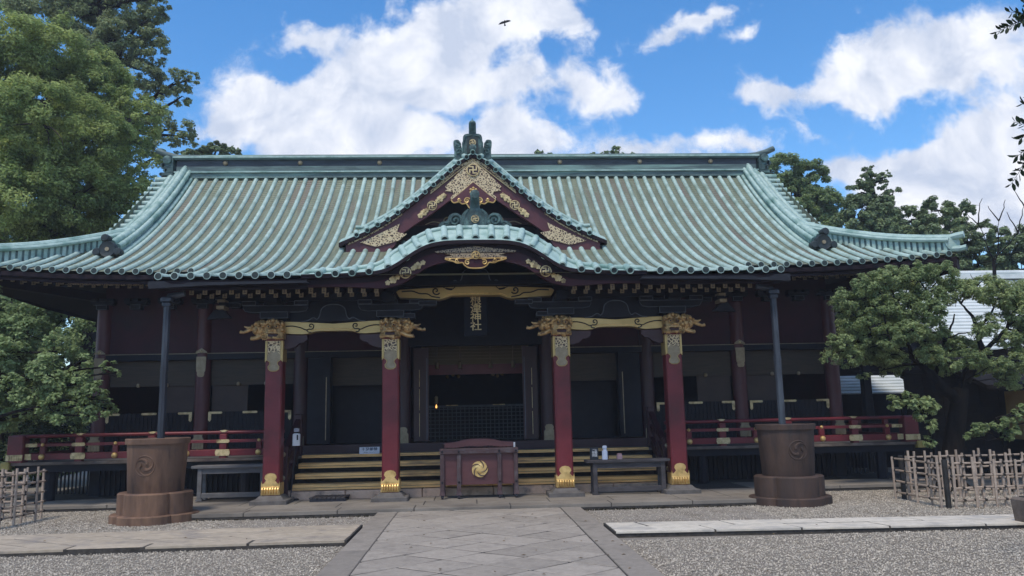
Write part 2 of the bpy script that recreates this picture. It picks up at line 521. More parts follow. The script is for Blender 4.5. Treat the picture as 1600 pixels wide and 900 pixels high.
    def mesh(s, name, mats, off=(0, 0, 0), smooth=False):
        me = bpy.data.meshes.new(name)
        o = off
        me.from_pydata([(a-o[0], b-o[1], c-o[2]) for a, b, c in s.v], [], s.f)
        mats = mats if isinstance(mats, (list, tuple)) else [mats]
        for q in mats:
            me.materials.append(q)
        if len(mats) > 1:
            me.polygons.foreach_set('material_index', s.m)
        if smooth:
            me.polygons.foreach_set('use_smooth', [True]*len(s.f))
            try:
                me.set_sharp_from_angle(angle=math.radians(smooth if smooth is not True else 40))
            except Exception:
                pass
        me.update()
        return me

    def build(s, name, mats, parent=None, smooth=False, at=None):
        """link as one object; vertices were given in world space"""
        po = ORG.get(parent.name, (0, 0, 0)) if parent else (0, 0, 0)
        if parent is None and at is None:
            xs = np.array(s.v)
            at = (float((xs[:, 0].min()+xs[:, 0].max())/2), float((xs[:, 1].min()+xs[:, 1].max())/2), float(xs[:, 2].min()))
        org = at or po
        o = bpy.data.objects.new(name, s.mesh(name, mats, org, smooth))
        link(o, parent, (org[0]-po[0], org[1]-po[1], org[2]-po[2]))
        ORG[o.name] = org
        return o


def link(o, parent=None, loc=(0, 0, 0)):
    COL.objects.link(o)
    if parent:
        o.parent = parent
    o.location = loc
    return o


def inst(name, me, parent, pos, rot=(0, 0, 0), scale=(1, 1, 1)):
    """a piece that shares mesh data, placed at a world position under its parent"""
    po = ORG.get(parent.name, (0, 0, 0)) if parent else (0, 0, 0)
    o = bpy.data.objects.new(name, me)
    link(o, parent, (pos[0]-po[0], pos[1]-po[1], pos[2]-po[2]))
    o.rotation_euler = rot
    o.scale = scale
    ORG[o.name] = tuple(pos)
    return o


def tag(o, label=None, cat=None, group=None, kind=None):
    if label: o['label'] = label
    if cat: o['category'] = cat
    if group: o['group'] = group
    if kind: o['kind'] = kind
    return o


def empty(name, loc, label=None, cat=None, group=None, kind=None):
    o = bpy.data.objects.new(name, None)
    o.empty_display_size = .1
    link(o, None, loc)
    ORG[o.name] = tuple(loc)
    return tag(o, label, cat, group, kind)


def frange(a, b, n):
    return [a+(b-a)*i/(n-1) for i in range(n)]


def mirror(poly):
    return poly+[(-x, z) for x, z in poly[::-1]]


def spiral(cx, y, cz, r0, turns, a0, sgn=1, n=22, shrink=.12):
    out = []
    for i in range(n):
        t = i/(n-1)
        a = a0+sgn*turns*2*math.pi*t
        r = r0*(1-t)+r0*shrink*t
        out.append((cx+r*math.cos(a), y, cz+r*math.sin(a)))
    return out


def curve_pts(ctrl, n=24):
    """Catmull-Rom through (x, z) control points"""
    P = [ctrl[0]]+list(ctrl)+[ctrl[-1]]
    out = []
    segs = len(ctrl)-1
    per = max(2, n//segs)
    for i in range(segs):
        a, b, c, d = P[i:i+4]
        for k in range(per):
            t = k/per
            out.append(tuple(.5*((2*b[q])+(-a[q]+c[q])*t+(2*a[q]-5*b[q]+4*c[q]-d[q])*t*t+(-a[q]+3*b[q]-3*c[q]+d[q])*t**3) for q in range(len(a))))
    out.append(tuple(ctrl[-1]))
    return out


def crest_into(mb, c, r, m=0, mback=None, thick=.02):
    """gilt round crest: ring with the shrine's hooked cross, arms as in the photograph"""
    x, y, z = c
    if mback is not None:
        mb.lathe([(r*.98, 0), (r*.98, thick*.6)], (x, y, z), 20, mback, 'Y')
    mb.torus((x, y-thick*.6, z), r*.92, r*.11, 22, 6, m)
    s = r*.5
    w = r*.095
    y0, y1 = y-thick*1.5, y-thick*.2
    def bar(x0, x1, z0, z1):
        mb.box(x+x0, x+x1, y0, y1, z+z0, z+z1, m)
    e = .001
    bar(-w, w, -s-w, s+w)
    bar(-s-w, -w-e, -w, w); bar(w+e, s+w, -w, w)
    bar(-s-w, -w-e, s-w, s+w)          # top arm turns left
    bar(w+e, s+w, -s-w, -s+w)          # bottom arm turns right
    bar(-s-w, -s+w, -s-w, -w-e)        # left arm turns down
    bar(s-w, s+w, w+e, s+w)            # right arm turns up

# ================================================================== THE SHRINE HALL
Y_EAVE, Y_KEAVE, Y_RIDGE = 16.4, 14.0, 22.3
XK, XM, XV = 5.62, 10.55, 8.75          # half widths: porch roof, main eave, verge
RIBS = .278


def zb(Y):
    t = Y-Y_EAVE
    return 4.72+.35*t+.0527*t*t


def lift(X, t):
    a = max(0.0, abs(X)-6)/4.7
    return .24*a**2.2*max(0.0, 1-max(t, 0)/4)


def zr(X, Y):
    return zb(Y)+lift(X, Y-Y_EAVE)


KX = [0, .3, .55, .8, 1.0, 1.2, 1.4, 1.6, 1.8, 2.1, 2.5, 3.12]
KZ = [.60, .598, .588, .55, .47, .345, .20, .09, .045, .024, .008, 0]
KXS = np.linspace(0, 3.12, 157)
KZS = np.interp(KXS, KX, KZ)
for _ in range(14):
    KZS[1:-1] = (KZS[:-2]+2*KZS[1:-1]+KZS[2:])/4


def kz(X):
    return float(np.interp(abs(X), KXS, KZS))


def ze(X):                      # front edge of the porch roof
    return zb(Y_KEAVE)+kz(X)


def rise(X):
    return .30*min(1.0, .35+kz(X)/.2)*(1.0 if abs(X) < 3.1 else 0)


def plateau(X, Y):
    return ze(X)+rise(X)+.05*(Y-14.36)


hall = empty('shrine_hall', (0, 18.5, 0), 'wide dark red shrine hall with a green copper roof and gilded porch columns', 'shrine hall')

# ---- main roof surfaces
mb = MB()
xs = frange(-XM, XM, 108)
def front(u, v):
    X = u
    tmax = 5.9 if abs(X) <= XV else XM-abs(X)
    t0 = 0.0
    t = t0+(tmax-t0)*v
    return (X, Y_EAVE+t, zr(X, Y_EAVE+t))
xs = sorted(set([round(x, 4) for x in xs]+[-XV-.001, -XV, XV, XV+.001]))
mb.grid(front, xs, frange(0, 1, 26), 0, flip=False)
mb.grid(lambda u, v: (u, Y_KEAVE+(Y_EAVE-Y_KEAVE)*v, zb(Y_KEAVE+(Y_EAVE-Y_KEAVE)*v)-.001), frange(-XK, XK, 60), frange(0, 1, 10), 0)
def mirY(p): return (p[0], 2*Y_RIDGE-p[1], p[2])
mb.grid(lambda u, v: mirY(front(u, v)), xs, frange(0, 1, 12), 0, flip=True)
for s in (-1, 1):
    def side(u, v, s=s):
        t = 2.75*v
        y0, y1 = Y_EAVE+t, 2*Y_RIDGE-Y_EAVE-t
        Y = y0+(y1-y0)*u
        d = min(abs(Y-Y_EAVE), abs(2*Y_RIDGE-Y_EAVE-Y))
        lf = .24*(max(0, 1-d/4.7)**2.2)*max(0, 1-t/4)
        return (s*(XM-t), Y, zb(Y_EAVE+t)+lf)
    mb.grid(side, frange(0, 1, 30), frange(0, 1, 10), 0, flip=(s < 0))
    # gable wall under the verge
    gp = [(Y_EAVE+2.2, zb(Y_EAVE+2.2))]+[(y, zb(y)-.05) for y in frange(Y_EAVE+2.6, Y_RIDGE, 9)]
    gp2 = gp+[(2*Y_RIDGE-y, z) for y, z in gp[::-1][1:]]
    mb.add([(s*8.3, y, z) for y, z in gp2], [tuple(range(len(gp2)))], 1)
mb.build('roof', [M_PAN, M_REDDK], hall, smooth=30)

# ---- soffit and fascia boards under the eaves
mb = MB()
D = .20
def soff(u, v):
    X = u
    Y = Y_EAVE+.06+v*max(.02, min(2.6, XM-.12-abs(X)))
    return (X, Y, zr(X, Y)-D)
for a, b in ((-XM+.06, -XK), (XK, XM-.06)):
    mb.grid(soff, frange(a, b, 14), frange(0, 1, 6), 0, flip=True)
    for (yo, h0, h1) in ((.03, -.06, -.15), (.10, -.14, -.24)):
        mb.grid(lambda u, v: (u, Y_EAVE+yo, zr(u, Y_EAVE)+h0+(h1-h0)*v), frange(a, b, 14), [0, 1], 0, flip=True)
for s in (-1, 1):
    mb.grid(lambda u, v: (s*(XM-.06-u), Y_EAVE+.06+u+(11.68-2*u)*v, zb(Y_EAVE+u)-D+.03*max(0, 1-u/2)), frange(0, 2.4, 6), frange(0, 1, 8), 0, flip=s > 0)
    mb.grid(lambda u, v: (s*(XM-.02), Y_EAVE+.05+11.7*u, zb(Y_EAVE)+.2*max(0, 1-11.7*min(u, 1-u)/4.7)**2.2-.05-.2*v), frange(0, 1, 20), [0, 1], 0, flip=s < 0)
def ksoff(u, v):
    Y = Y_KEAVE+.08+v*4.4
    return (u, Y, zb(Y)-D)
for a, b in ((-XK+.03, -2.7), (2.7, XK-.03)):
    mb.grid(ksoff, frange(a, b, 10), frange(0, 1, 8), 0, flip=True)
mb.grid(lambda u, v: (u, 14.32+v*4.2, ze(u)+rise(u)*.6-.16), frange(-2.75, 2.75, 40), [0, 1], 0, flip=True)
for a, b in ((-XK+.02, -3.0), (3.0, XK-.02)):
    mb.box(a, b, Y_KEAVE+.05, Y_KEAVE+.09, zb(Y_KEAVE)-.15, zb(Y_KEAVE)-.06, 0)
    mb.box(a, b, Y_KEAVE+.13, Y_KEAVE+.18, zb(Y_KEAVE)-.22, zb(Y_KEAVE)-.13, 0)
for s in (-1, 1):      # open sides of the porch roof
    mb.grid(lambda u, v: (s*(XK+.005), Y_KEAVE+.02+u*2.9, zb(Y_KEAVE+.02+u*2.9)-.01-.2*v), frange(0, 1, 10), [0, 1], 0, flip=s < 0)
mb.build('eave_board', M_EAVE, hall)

# ---- tile columns of the main and porch slopes
cap_mb = MB()
cap_mb.lathe([(.066, 0), (.070, .012), (.070, .03), (.059, .034)], (0, 0, 0), 14, 0, 'Y')
cap_mb.lathe([(.058, .0345), (.053, .028), (.024, .03), (.018, .036)], (0, 0, 0), 14, 1, 'Y')
CAP = cap_mb.mesh('tile_cap', [M_TUBE, M_CAP], smooth=30)


def rib_mesh(name, X, y0, y1, r=.058, seg=.17, top=None):
    mb = MB()
    n = max(2, int((y1-y0)/seg))
    pts, rr = [], []
    f = top or (lambda x, y: zr(x, y))
    for i in range(n):
        for q, k in ((0.0, 1.08), (.9, .93)):
            y = y0+(y1-y0)*(i+q)/n
            pts.append((X, y, f(X, y)+.012)); rr.append(r*k)
    pts.append((X, y1, f(X, y1)+.012)); rr.append(r*.94)
    mb.tube(pts, rr, 6, 0, cap=True, half=(0, 0, 1))
    return mb


for i in range(-38, 39):
    X = i*RIBS
    ax = abs(X)
    y1 = Y_RIDGE-.12 if ax < XV-.45 else Y_EAVE+(XM-ax)
    if 7.95 < ax < XV-.2:
        y1 = Y_EAVE+1.5 if ax < 8.3 else Y_EAVE+XM-ax
    if y1-Y_EAVE < .25:
        continue
    if ax <= XK:
        y0 = Y_KEAVE
        if ax < 3.1:
            y0 = 14.42
            while zb(y0) < plateau(X, y0)-.02 and y0 < 18:
                y0 += .05
    else:
        y0 = Y_EAVE
    o = rib_mesh('tile_column', X, y0, y1).build('tile_column', M_RIB, hall, smooth=50)
    if ax > 3.1:
        z0 = zr(X, y0) if ax > XK else zb(y0)
        inst('tile_cap', CAP, o, (X, y0+.01, z0+.012))

# ---- bell gable over the porch: its own roof sheet, verge pipe and short edge tiles
mb = MB()
kx = frange(-3.1, 3.1, 63)
mb.grid(lambda u, v: (u, 14.02+.36*v, ze(u)+.02+(rise(u)-.02)*v), kx, frange(0, 1, 4), 0)
mb.grid(lambda u, v: (u, 14.38+3.4*v, plateau(u, 14.38+3.4*v)), kx, frange(0, 1, 8), 1)
mb.grid(lambda u, v: (u, 14.02, ze(u)+.02-.07*v), kx, [0, 1], 2, flip=True)
mb.grid(lambda u, v: (u, 14.02+.12*v, ze(u)-.05), kx, [0, 1], 2, flip=True)
mb.grid(lambda u, v: (u, 14.14, ze(u)-.05-.10*v), kx, [0, 1], 2, flip=True)
bell = mb.build('bell_gable', [M_TUBE, M_PAN, M_EAVE], hall, smooth=30)  # edge strips coloured dark, imitating the shadow below the tile ends
mb = MB()
pts = [(u, 14.42, ze(u)+rise(u)+.035) for u in frange(-3.18, 3.18, 80)]
mb.tube(pts, .05, 8)
mb.build('verge_pipe', M_TUBE, bell, smooth=50)


def pipe_mesh(L, r):
    m_ = MB()
    m_.tube([(0, 0, 0), (0, -L*.9, 0), (0, -L*.9, 0), (0, -L, 0)], [r*.94, r*.97, r*1.08, r*1.08], 10, 0, mcap=1)
    m_.torus((0, -L-.002, 0), r*.86, r*.16, 12, 5, 0)
    return m_.mesh('edge_tile', [M_TUBE, M_CAP], smooth=50)


def arc_positions(fx, lim, step):
    """x positions equally spaced along the curve z = fx(x), symmetric about 0"""
    xs_, acc, x, out = [], 0.0, 0.0, [0.0]
    h = .002
    while x < lim:
        acc += math.hypot(h, fx(x+h)-fx(x)); x += h
        if acc >= step:
            acc -= step
            out.append(x)
    return [-a for a in out[:0:-1]]+out


PIPE = pipe_mesh(.44, .068)
for X in arc_positions(ze, 3.02, .292):
    sl_ = (ze(X+.05)-ze(X-.05))/.1
    pitch = math.atan2(rise(X)+.02, .38)
    inst('edge_tile', PIPE, bell, (X, 14.40, ze(X)+rise(X)+.045), (pitch, -math.atan(sl_)*.8, 0))

# gilt and red barge board of the bell gable
top = [(x, ze(x)-.14) for x in frange(-3.0, 3.0, 61)]
bot_r = curve_pts([(0, 4.46), (.5, 4.43), (.85, 4.34), (1.05, 4.22), (1.3, 4.06), (1.6, 3.97), (1.9, 3.97), (2.4, 4.0), (3.0, 4.0)], 32)
bot = [(-x, z) for x, z in bot_r[::-1]][:-1]+bot_r
mb = MB()
mb.prism(top+bot[::-1], 14.16, 14.26, 0)
mb.build('barge_board', M_WALL, bell)


def flower(mb, cx, y, cz, r, m=0, n=5):
    for i in range(n):
        a = 2*math.pi*i/n+.3
        mb.lathe([(r*.42, 0), (r*.46, .012), (r*.3, .022)], (cx+r*.55*math.cos(a), y, cz+r*.55*math.sin(a)), 7, m, 'Y')
    mb.lathe([(r*.28, 0), (r*.28, .03), (r*.12, .036)], (cx, y, cz), 8, m, 'Y')


for s in (-1, 1):
    mb = MB()
    cx, cz = s*1.27, 4.235
    crest_into(mb, (cx, 14.16, cz), .105, 0, 1)
    ang = -.50
    for k, d in enumerate((-.36, -.25, -.16, .16, .25, .36)):
        flower(mb, cx+s*d*math.cos(ang), 14.16, cz+d*math.sin(ang)*1.05, (.05, .075, .05, .05, .075, .05)[k], 0)
    mb.build('gilt_crest', [M_GOLDM, M_REDDK], bell)
# centre ornament of the bell gable
mb = MB()
mb.prism(mirror([(.0, 4.70), (.62, 4.63), (.74, 4.61), (.70, 4.585), (.0, 4.60)][:4]+[(0, 4.585)]), 14.10, 14.15, 0)
mb.prism(mirror([(0, 4.57), (.55, 4.565), (.42, 4.53), (.56, 4.50), (.55, 4.475), (.0, 4.475)]), 14.09, 14.15, 0)
scl = [(0, 4.29), (.12, 4.30), (.2, 4.345), (.24, 4.395), (.34, 4.39), (.4, 4.42), (.5, 4.445), (.56, 4.47)]
mb.prism(mirror(scl), 14.10, 14.15, 1)
edge = curve_pts(scl, 28)
mb.tube([(x, 14.09, z) for x, z in edge], .013, 5, 2)
mb.tube([(-x, 14.09, z) for x, z in edge], .013, 5, 2)
mb.tube([(-.55, 14.09, 4.474), (.55, 14.09, 4.474)], .011, 5, 2)
for s in (-1, 1):
    mb.tube([(s*(q[0]), q[1], q[2]) for q in spiral(.15, 14.085, 4.40, .055, 1.3, 2.2, -1)], .012, 5, 2)
    mb.tube([(s*(q[0]), q[1], q[2]) for q in spiral(.34, 14.085, 4.44, .04, 1.1, 3.6, 1)], .011, 5, 2)
    mb.tube([(s*(q[0]), q[1], q[2]) for q in spiral(.46, 14.085, 4.455, .022, 1.0, 3.6, 1)], .01, 5, 2)
crest_into(mb, (0, 14.08, 4.53), .075, 2, 3)
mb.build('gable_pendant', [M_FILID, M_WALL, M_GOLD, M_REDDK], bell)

# dragon-scroll ridge end on top of the bell gable
mb = MB()
base_z = ze(0)+rise(0)+.02
prof = curve_pts([(0, 5.52), (.12, 5.51), (.20, 5.46), (.26, 5.37), (.29, 5.27), (.29, 5.18), (.33, 5.12), (.33, 4.95)], 28)
mb.prism(mirror(prof), 14.52, 14.72, 0)
prof2 = curve_pts([(.2, 5.34), (.34, 5.44), (.48, 5.40), (.53, 5.29), (.63, 5.27), (.69, 5.19), (.67, 5.1), (.67, 4.95)], 28)
for s in (-1, 1):
    mb.prism([(s*x, z) for x, z in prof2]+[(s*.22, 4.95)], 14.55, 14.68, 0)
    for (cx, cz, r, t, a, g) in ((.37, 5.29, .12, 1.6, 3.0, -1), (.55, 5.19, .07, 1.4, 2.6, -1), (.64, 5.11, .04, 1.2, 2.6, -1)):
        mb.tube([(s*q[0], q[1], q[2]) for q in spiral(cx, 14.53, cz, r, t, a, g)], .022, 6, 0)
    mb.tube([(s*x, 14.53, z) for x, z in curve_pts([(.10, 5.16), (.19, 5.2), (.2, 5.36), (.12, 5.5)], 14)], .025, 6, 0)
# raised roll standing up and leaning forward
mb.tube([(0, 14.66, 5.42), (0, 14.62, 5.56), (0, 14.55, 5.68), (0, 14.44, 5.76)], [.13, .095, .085, .08], 12, 0)
mb.lathe([(.088, -.03), (.09, .02), (.05, .03)], (0, 14.43, 5.765), 12, 0, 'Y')
crest_into(mb, (0, 14.51, 5.31), .075, 1, 0)
mb.build('ridge_end_tile', [M_BRONZE, M_GOLDM], bell, smooth=35)

# ---- triangular dormer gable
DX = [0, .35, .7, .9, 1.38, 1.68, 2.04, 2.5, 3.1]
DZ = [7.93, 7.72, 7.40, 7.22, 6.80, 6.57, 6.32, 6.06, 5.80]


def dz(X):
    return float(np.interp(abs(X), DX, DZ))


mb = MB()
dxs = frange(-3.1, 3.1, 63)
def ymeet(z):
    t = (-.35+math.sqrt(.35*.35-4*.0527*(4.72-z)))/(2*.0527) if z > 4.72 else 0
    return Y_EAVE+t
mb.grid(lambda u, v: (u, 18.28+(ymeet(dz(u)+.02)+.15-18.28)*v, dz(u)), dxs, frange(0, 1, 3), 1)
mb.grid(lambda u, v: (u, 17.98+.30*v, dz(u)-.15+.15*v), dxs, frange(0, 1, 3), 0)
mb.grid(lambda u, v: (u, 17.98, dz(u)-.15-.09*v), dxs, [0, 1], 2, flip=True)
mb.grid(lambda u, v: (u, 17.98+.7*v, dz(u)-.24), dxs, [0, 1], 2, flip=True)
dorm = mb.build('dormer_gable', [M_TUBE, M_PAN, M_EAVE], hall, smooth=30)
PIPE2 = pipe_mesh(.36, .060)
for X in arc_positions(lambda x: dz(x), 2.98, .262):
    sl_ = (dz(X+.05)-dz(X-.05))/.1
    if abs(X) < .1:
        sl_ = 0
    inst('edge_tile', PIPE2, dorm, (X, 18.26, dz(X)+.02), (math.atan2(.15, .3), -math.atan(sl_)*.9, 0))
for s in (-1, 1):
    mb = MB()
    line = [(s*x, 18.42, dz(x)+.10) for x in frange(.12, 2.62, 34)]
    line.append((s*2.78, 18.42, dz(2.7)+.14))
    mb.tube(line, .05, 8)
    line2 = [(s*x, 18.34, dz(x)+.01) for x in frange(.1, 2.3, 30)]
    mb.tube(line2, .042, 8)
    line3 = [(s*x, 18.30, dz(x)-.005) for x in frange(.1, 2.95, 34)]
    mb.tube(line3, .035, 6)
    mb.build('verge_pipe', M_TUBE, dorm, smooth=50)
# barge board
outer = [(x, dz(x)-.21) for x in frange(0, 2.95, 36)]
inner = curve_pts([(0, 7.02), (.3, 6.86), (.55, 6.66), (1.0, 6.33), (1.46, 6.02), (1.75, 5.78), (1.9, 5.52), (2.4, 5.38), (2.95, 5.42)], 36)
poly = outer+inner[::-1]
mb = MB()
mb.prism(poly, 18.06, 18.17, 0)
mb.prism([(-x, z) for x, z in poly], 18.06, 18.17, 0)
board = mb.build('barge_board', pm('barge_lacquer', (.075, .016, .022), (.10, .022, .028), 3, .5), dorm)
mb = MB()
for s in (-1, 1):      # edging strips and filigree plates
    o_ = [(x, dz(x)-.215) for x in frange(0, 1.0, 14)]
    i_ = [(x, dz(x)-.305) for x in frange(0, 1.0, 14)]
    mb.prism([(s*x, z) for x, z in o_+i_[::-1]], 18.035, 18.058, 0)
    mb.prism([(s*x, z) for x, z in [(0, 7.62), (.30, 7.36), (.66, 6.98), (.60, 6.92), (.66, 6.88), (.48, 6.86), (.46, 6.80), (.54, 6.72), (.50, 6.66), (.33, 6.80), (0, 7.10)]], 18.03, 18.058, 0)
    o_ = [(x, dz(x)-.215) for x in frange(1.66, 2.9, 14)]
    i_ = [(x, dz(x)-.275) for x in frange(1.66, 2.9, 14)]
    mb.prism([(s*x, z) for x, z in o_+i_[::-1]], 18.035, 18.058, 0)
    mb.prism([(s*x, z) for x, z in [(1.72, 6.10), (1.95, 5.98), (2.62, 5.66), (2.25, 5.56), (1.74, 5.70), (1.55, 5.86), (1.78, 5.9)]], 18.03, 18.058, 0)
    crest_into(mb, (s*.965, 18.055, 6.53), .115, 1, 2)
    for d, r in ((-.36, .07), (-.25, .085), (-.17, .06), (.17, .06), (.25, .085), (.36, .07)):
        flower(mb, s*(.965+d*.76), 18.055, 6.53-d*.66, r, 1)
for (a, b) in (((0, 7.09), (.52, 6.655)), ((0, 7.64), (1.0, 6.82))):
    for s in (-1, 1):
        mb.tube([(s*a[0], 18.03, a[1]), (s*b[0], 18.03, b[1])], .013, 5, 1)
crest_into(mb, (0, 18.03, 7.38), .155, 1, 2)
mb.build('gilt_scrollwork', [M_FILI, M_GOLDM, M_REDDK], dorm)
# hanging pendant with gilt rims
mb = MB()
pend = [(0, 6.42), (.1, 6.46), (.17, 6.56), (.26, 6.55), (.34, 6.60), (.46, 6.58), (.52, 6.65), (.33, 6.79), (0, 7.08)]
mb.prism(mirror(pend), 18.0, 18.028, 0)
rim = curve_pts(pend[:7], 26)
for s in (-1, 1):
    mb.tube([(s*x, 17.995, z) for x, z in rim], .016, 5, 1)
    mb.tube([(s*q[0], q[1], q[2]) for q in spiral(.15, 17.99, 6.63, .075, 1.4, 2.6, -1)], .016, 5, 1)
    mb.tube([(s*q[0], q[1], q[2]) for q in spiral(.33, 17.99, 6.655, .045, 1.2, 3.4, 1)], .014, 5, 1)
for i in range(6):
    a = i*math.pi/3+.52
    mb.ball((.07*math.cos(a), 17.985, 6.86+.07*math.sin(a)), .033, 7, 5, 1)
mb.ball((0, 17.98, 6.86), .045, 8, 5, 1)
mb.build('gable_pendant', [MATS['barge_lacquer'], M_GOLD], dorm)
# gable infill
mb = MB()
mb.prism([(x, dz(x)-.24) for x in frange(-2.6, 2.6, 41)]+[(2.6, 5.3), (-2.6, 5.3)], 18.72, 18.8, 0)
mb.box(-1.5, 1.5, 18.6, 18.7, 6.2, 6.36, 1)
mb.box(-1.9, 1.9, 18.62, 18.71, 5.72, 5.9, 1)
for s in (-1, 1):
    mb.tube([(s*q[0], q[1], q[2]) for q in spiral(.62, 18.56, 6.30, .1, 1.2, -.6, 1)], .015, 5, 2)
    mb.tube([(s*x, 18.56, z) for x, z in curve_pts([(.7, 6.2), (.95, 6.27), (1.15, 6.2)], 10)], .012, 5, 2)
    mb.tube([(s*x, 18.68, z) for x, z in curve_pts([(.3, 6.0), (.8, 6.1), (1.2, 5.98)], 10)], .02, 5, 1)
mb.build('gable_infill', [M_BLACK, M_REDDK, M_PLATE], dorm)
# ridge-end demon tile with its upright roll
mb = MB()
arch = curve_pts([(.40, 7.55), (.44, 7.75), (.44, 7.95), (.46, 8.1), (.44, 8.19), (.34, 8.2), (.29, 8.12), (.26, 8.0)], 28)
pf = curve_pts([(0, 8.34), (.15, 8.335), (.22, 8.28), (.235, 8.12), (.23, 7.9), (.3, 7.6)], 24)
mb.prism(mirror(pf), 18.20, 18.42, 0)
mb.prism(mirror([(0, 8.26), (.13, 8.25), (.14, 7.85), (0, 7.85)]), 18.185, 18.199, 1)
for s in (-1, 1):
    mb.prism([(s*x, z) for x, z in arch]+[(s*.18, 7.95), (s*.16, 7.6)], 18.24, 18.40, 0)
    mb.tube([(s*q[0], q[1], q[2]) for q in spiral(.36, 18.225, 8.07, .085, 1.4, 1.4, 1)], .02, 6, 0)
    mb.tube([(s*q[0], q[1], q[2]) for q in spiral(.33, 18.225, 7.9, .085, 1.4, 4.4, -1)], .02, 6, 0)
    mb.ball((s*.37, 18.22, 8.06), .035, 7, 5, 0)
    mb.tube([(s*.24, 18.19, 7.75), (s*.235, 18.19, 8.1), (s*.17, 18.19, 8.27), (0, 18.19, 8.30)], .02, 6, 0)
mb.tube([(0, 18.36, 8.2), (0, 18.28, 8.35), (0, 18.2, 8.5), (0, 18.14, 8.58)], [.095, .09, .088, .086], 12, 0)
mb.ball((0, 18.14, 8.58), (.086, .086, .07), 12, 6, 0)
mb.tube([(0, 18.14, 8.62), (0, 18.14, 8.7)], [.02, .008], 6, 0)
crest_into(mb, (0, 18.18, 8.11), .08, 2, 1)
mb.lathe([(.08, 0), (.085, .05), (.06, .06)], (0, 18.05, 7.93), 12, 0, 'Y')
mb.build('ridge_end_tile', [M_BRONZE, M_CAP, M_GOLDM], dorm, smooth=35)

# ---- main ridge
mb = MB()
yr = Y_RIDGE
mb.box(-8.35, 8.35, yr-.28, yr+.28, 8.45, 8.60, 0)
mb.box(-8.38, 8.38, yr-.33, yr+.33, 8.60, 8.635, 1)
mb.box(-8.34, 8.34, yr-.25, yr+.25, 8.635, 8.80, 0)
mb.box(-8.36, 8.36, yr-.20, yr+.20, 8.80, 9.0, 2)
mb.box(-8.40, 8.40, yr-.27, yr+.27, 9.0, 9.04, 0)
mb.box(-8.44, 8.44, yr-.31, yr+.31, 9.04, 9.09, 1)
ridge = mb.build('main_ridge', [M_RIDGE, M_TUBE, M_SLATE], hall)
mb = MB()
rp = [(x, yr, 9.14) for x in frange(-8.2, 8.2, 40)]
rp = [(-9.0, yr, 9.36), (-8.75, yr, 9.25), (-8.45, yr, 9.165)]+rp+[(8.45, yr, 9.165), (8.75, yr, 9.25), (9.0, yr, 9.36)]
mb.tube(rp, .085, 10)
mb.build('ridge_roll', M_RIDGE, ridge, smooth=50)
boss = MB()
boss.lathe([(.07, 0), (.07, .02), (.04, .05), (.015, .055)], (0, 0, 0), 12, 0, 'Y')
BOSS = boss.mesh('ridge_boss', [M_PLATE])
for x in (-7.0, -4.9, -2.65, 2.55, 4.9, 7.0):
    inst('ridge_boss', BOSS, ridge, (x, yr-.2, 8.91))
for s in (-1, 1):       # stepped blocks at both ends
    mb = MB()
    x0 = s*8.42
    for k, (w, h) in enumerate(((.16, .14), (.30, .16), (.22, .13), (.34, .1))):
        z1 = 9.05-sum((.14, .16, .13, .1)[:k])
        a, b = x0, x0+s*w
        mb.box(min(a, b), max(a, b), yr-.30, yr+.30, z1-h+.01, z1, 0)
        mb.tube([(b, yr-.3, z1-h*.5), (b, yr+.3, z1-h*.5)], h*.42, 8, 0)
    mb.lathe([(.12, 0), (.12, .05), (.09, .06)], (x0+s*.16, yr-.3, 8.98), 12, 0, 'Y')
    mb.build('ridge_end_block', M_BRONZE, ridge, smooth=40)


def disc_cluster(mb, c, R, m=0, mg=1):
    mb.lathe([(R, -.12), (R, 0), (R*.92, .03), (R*.8, .02)], c, 18, m, 'Y')
    mb.lathe([(R*.25, .02), (R*.25, .035)], c, 8, mg, 'Y')
    for dx, dzz, r in ((-1.2, -.32, .46), (1.2, -.32, .46)):
        q = (c[0]+dx*R, c[1]-.02, c[2]+dzz*R)
        mb.lathe([(r*R, -.14), (r*R*1.05, 0), (r*R*.8, .03)], q, 12, m, 'Y')


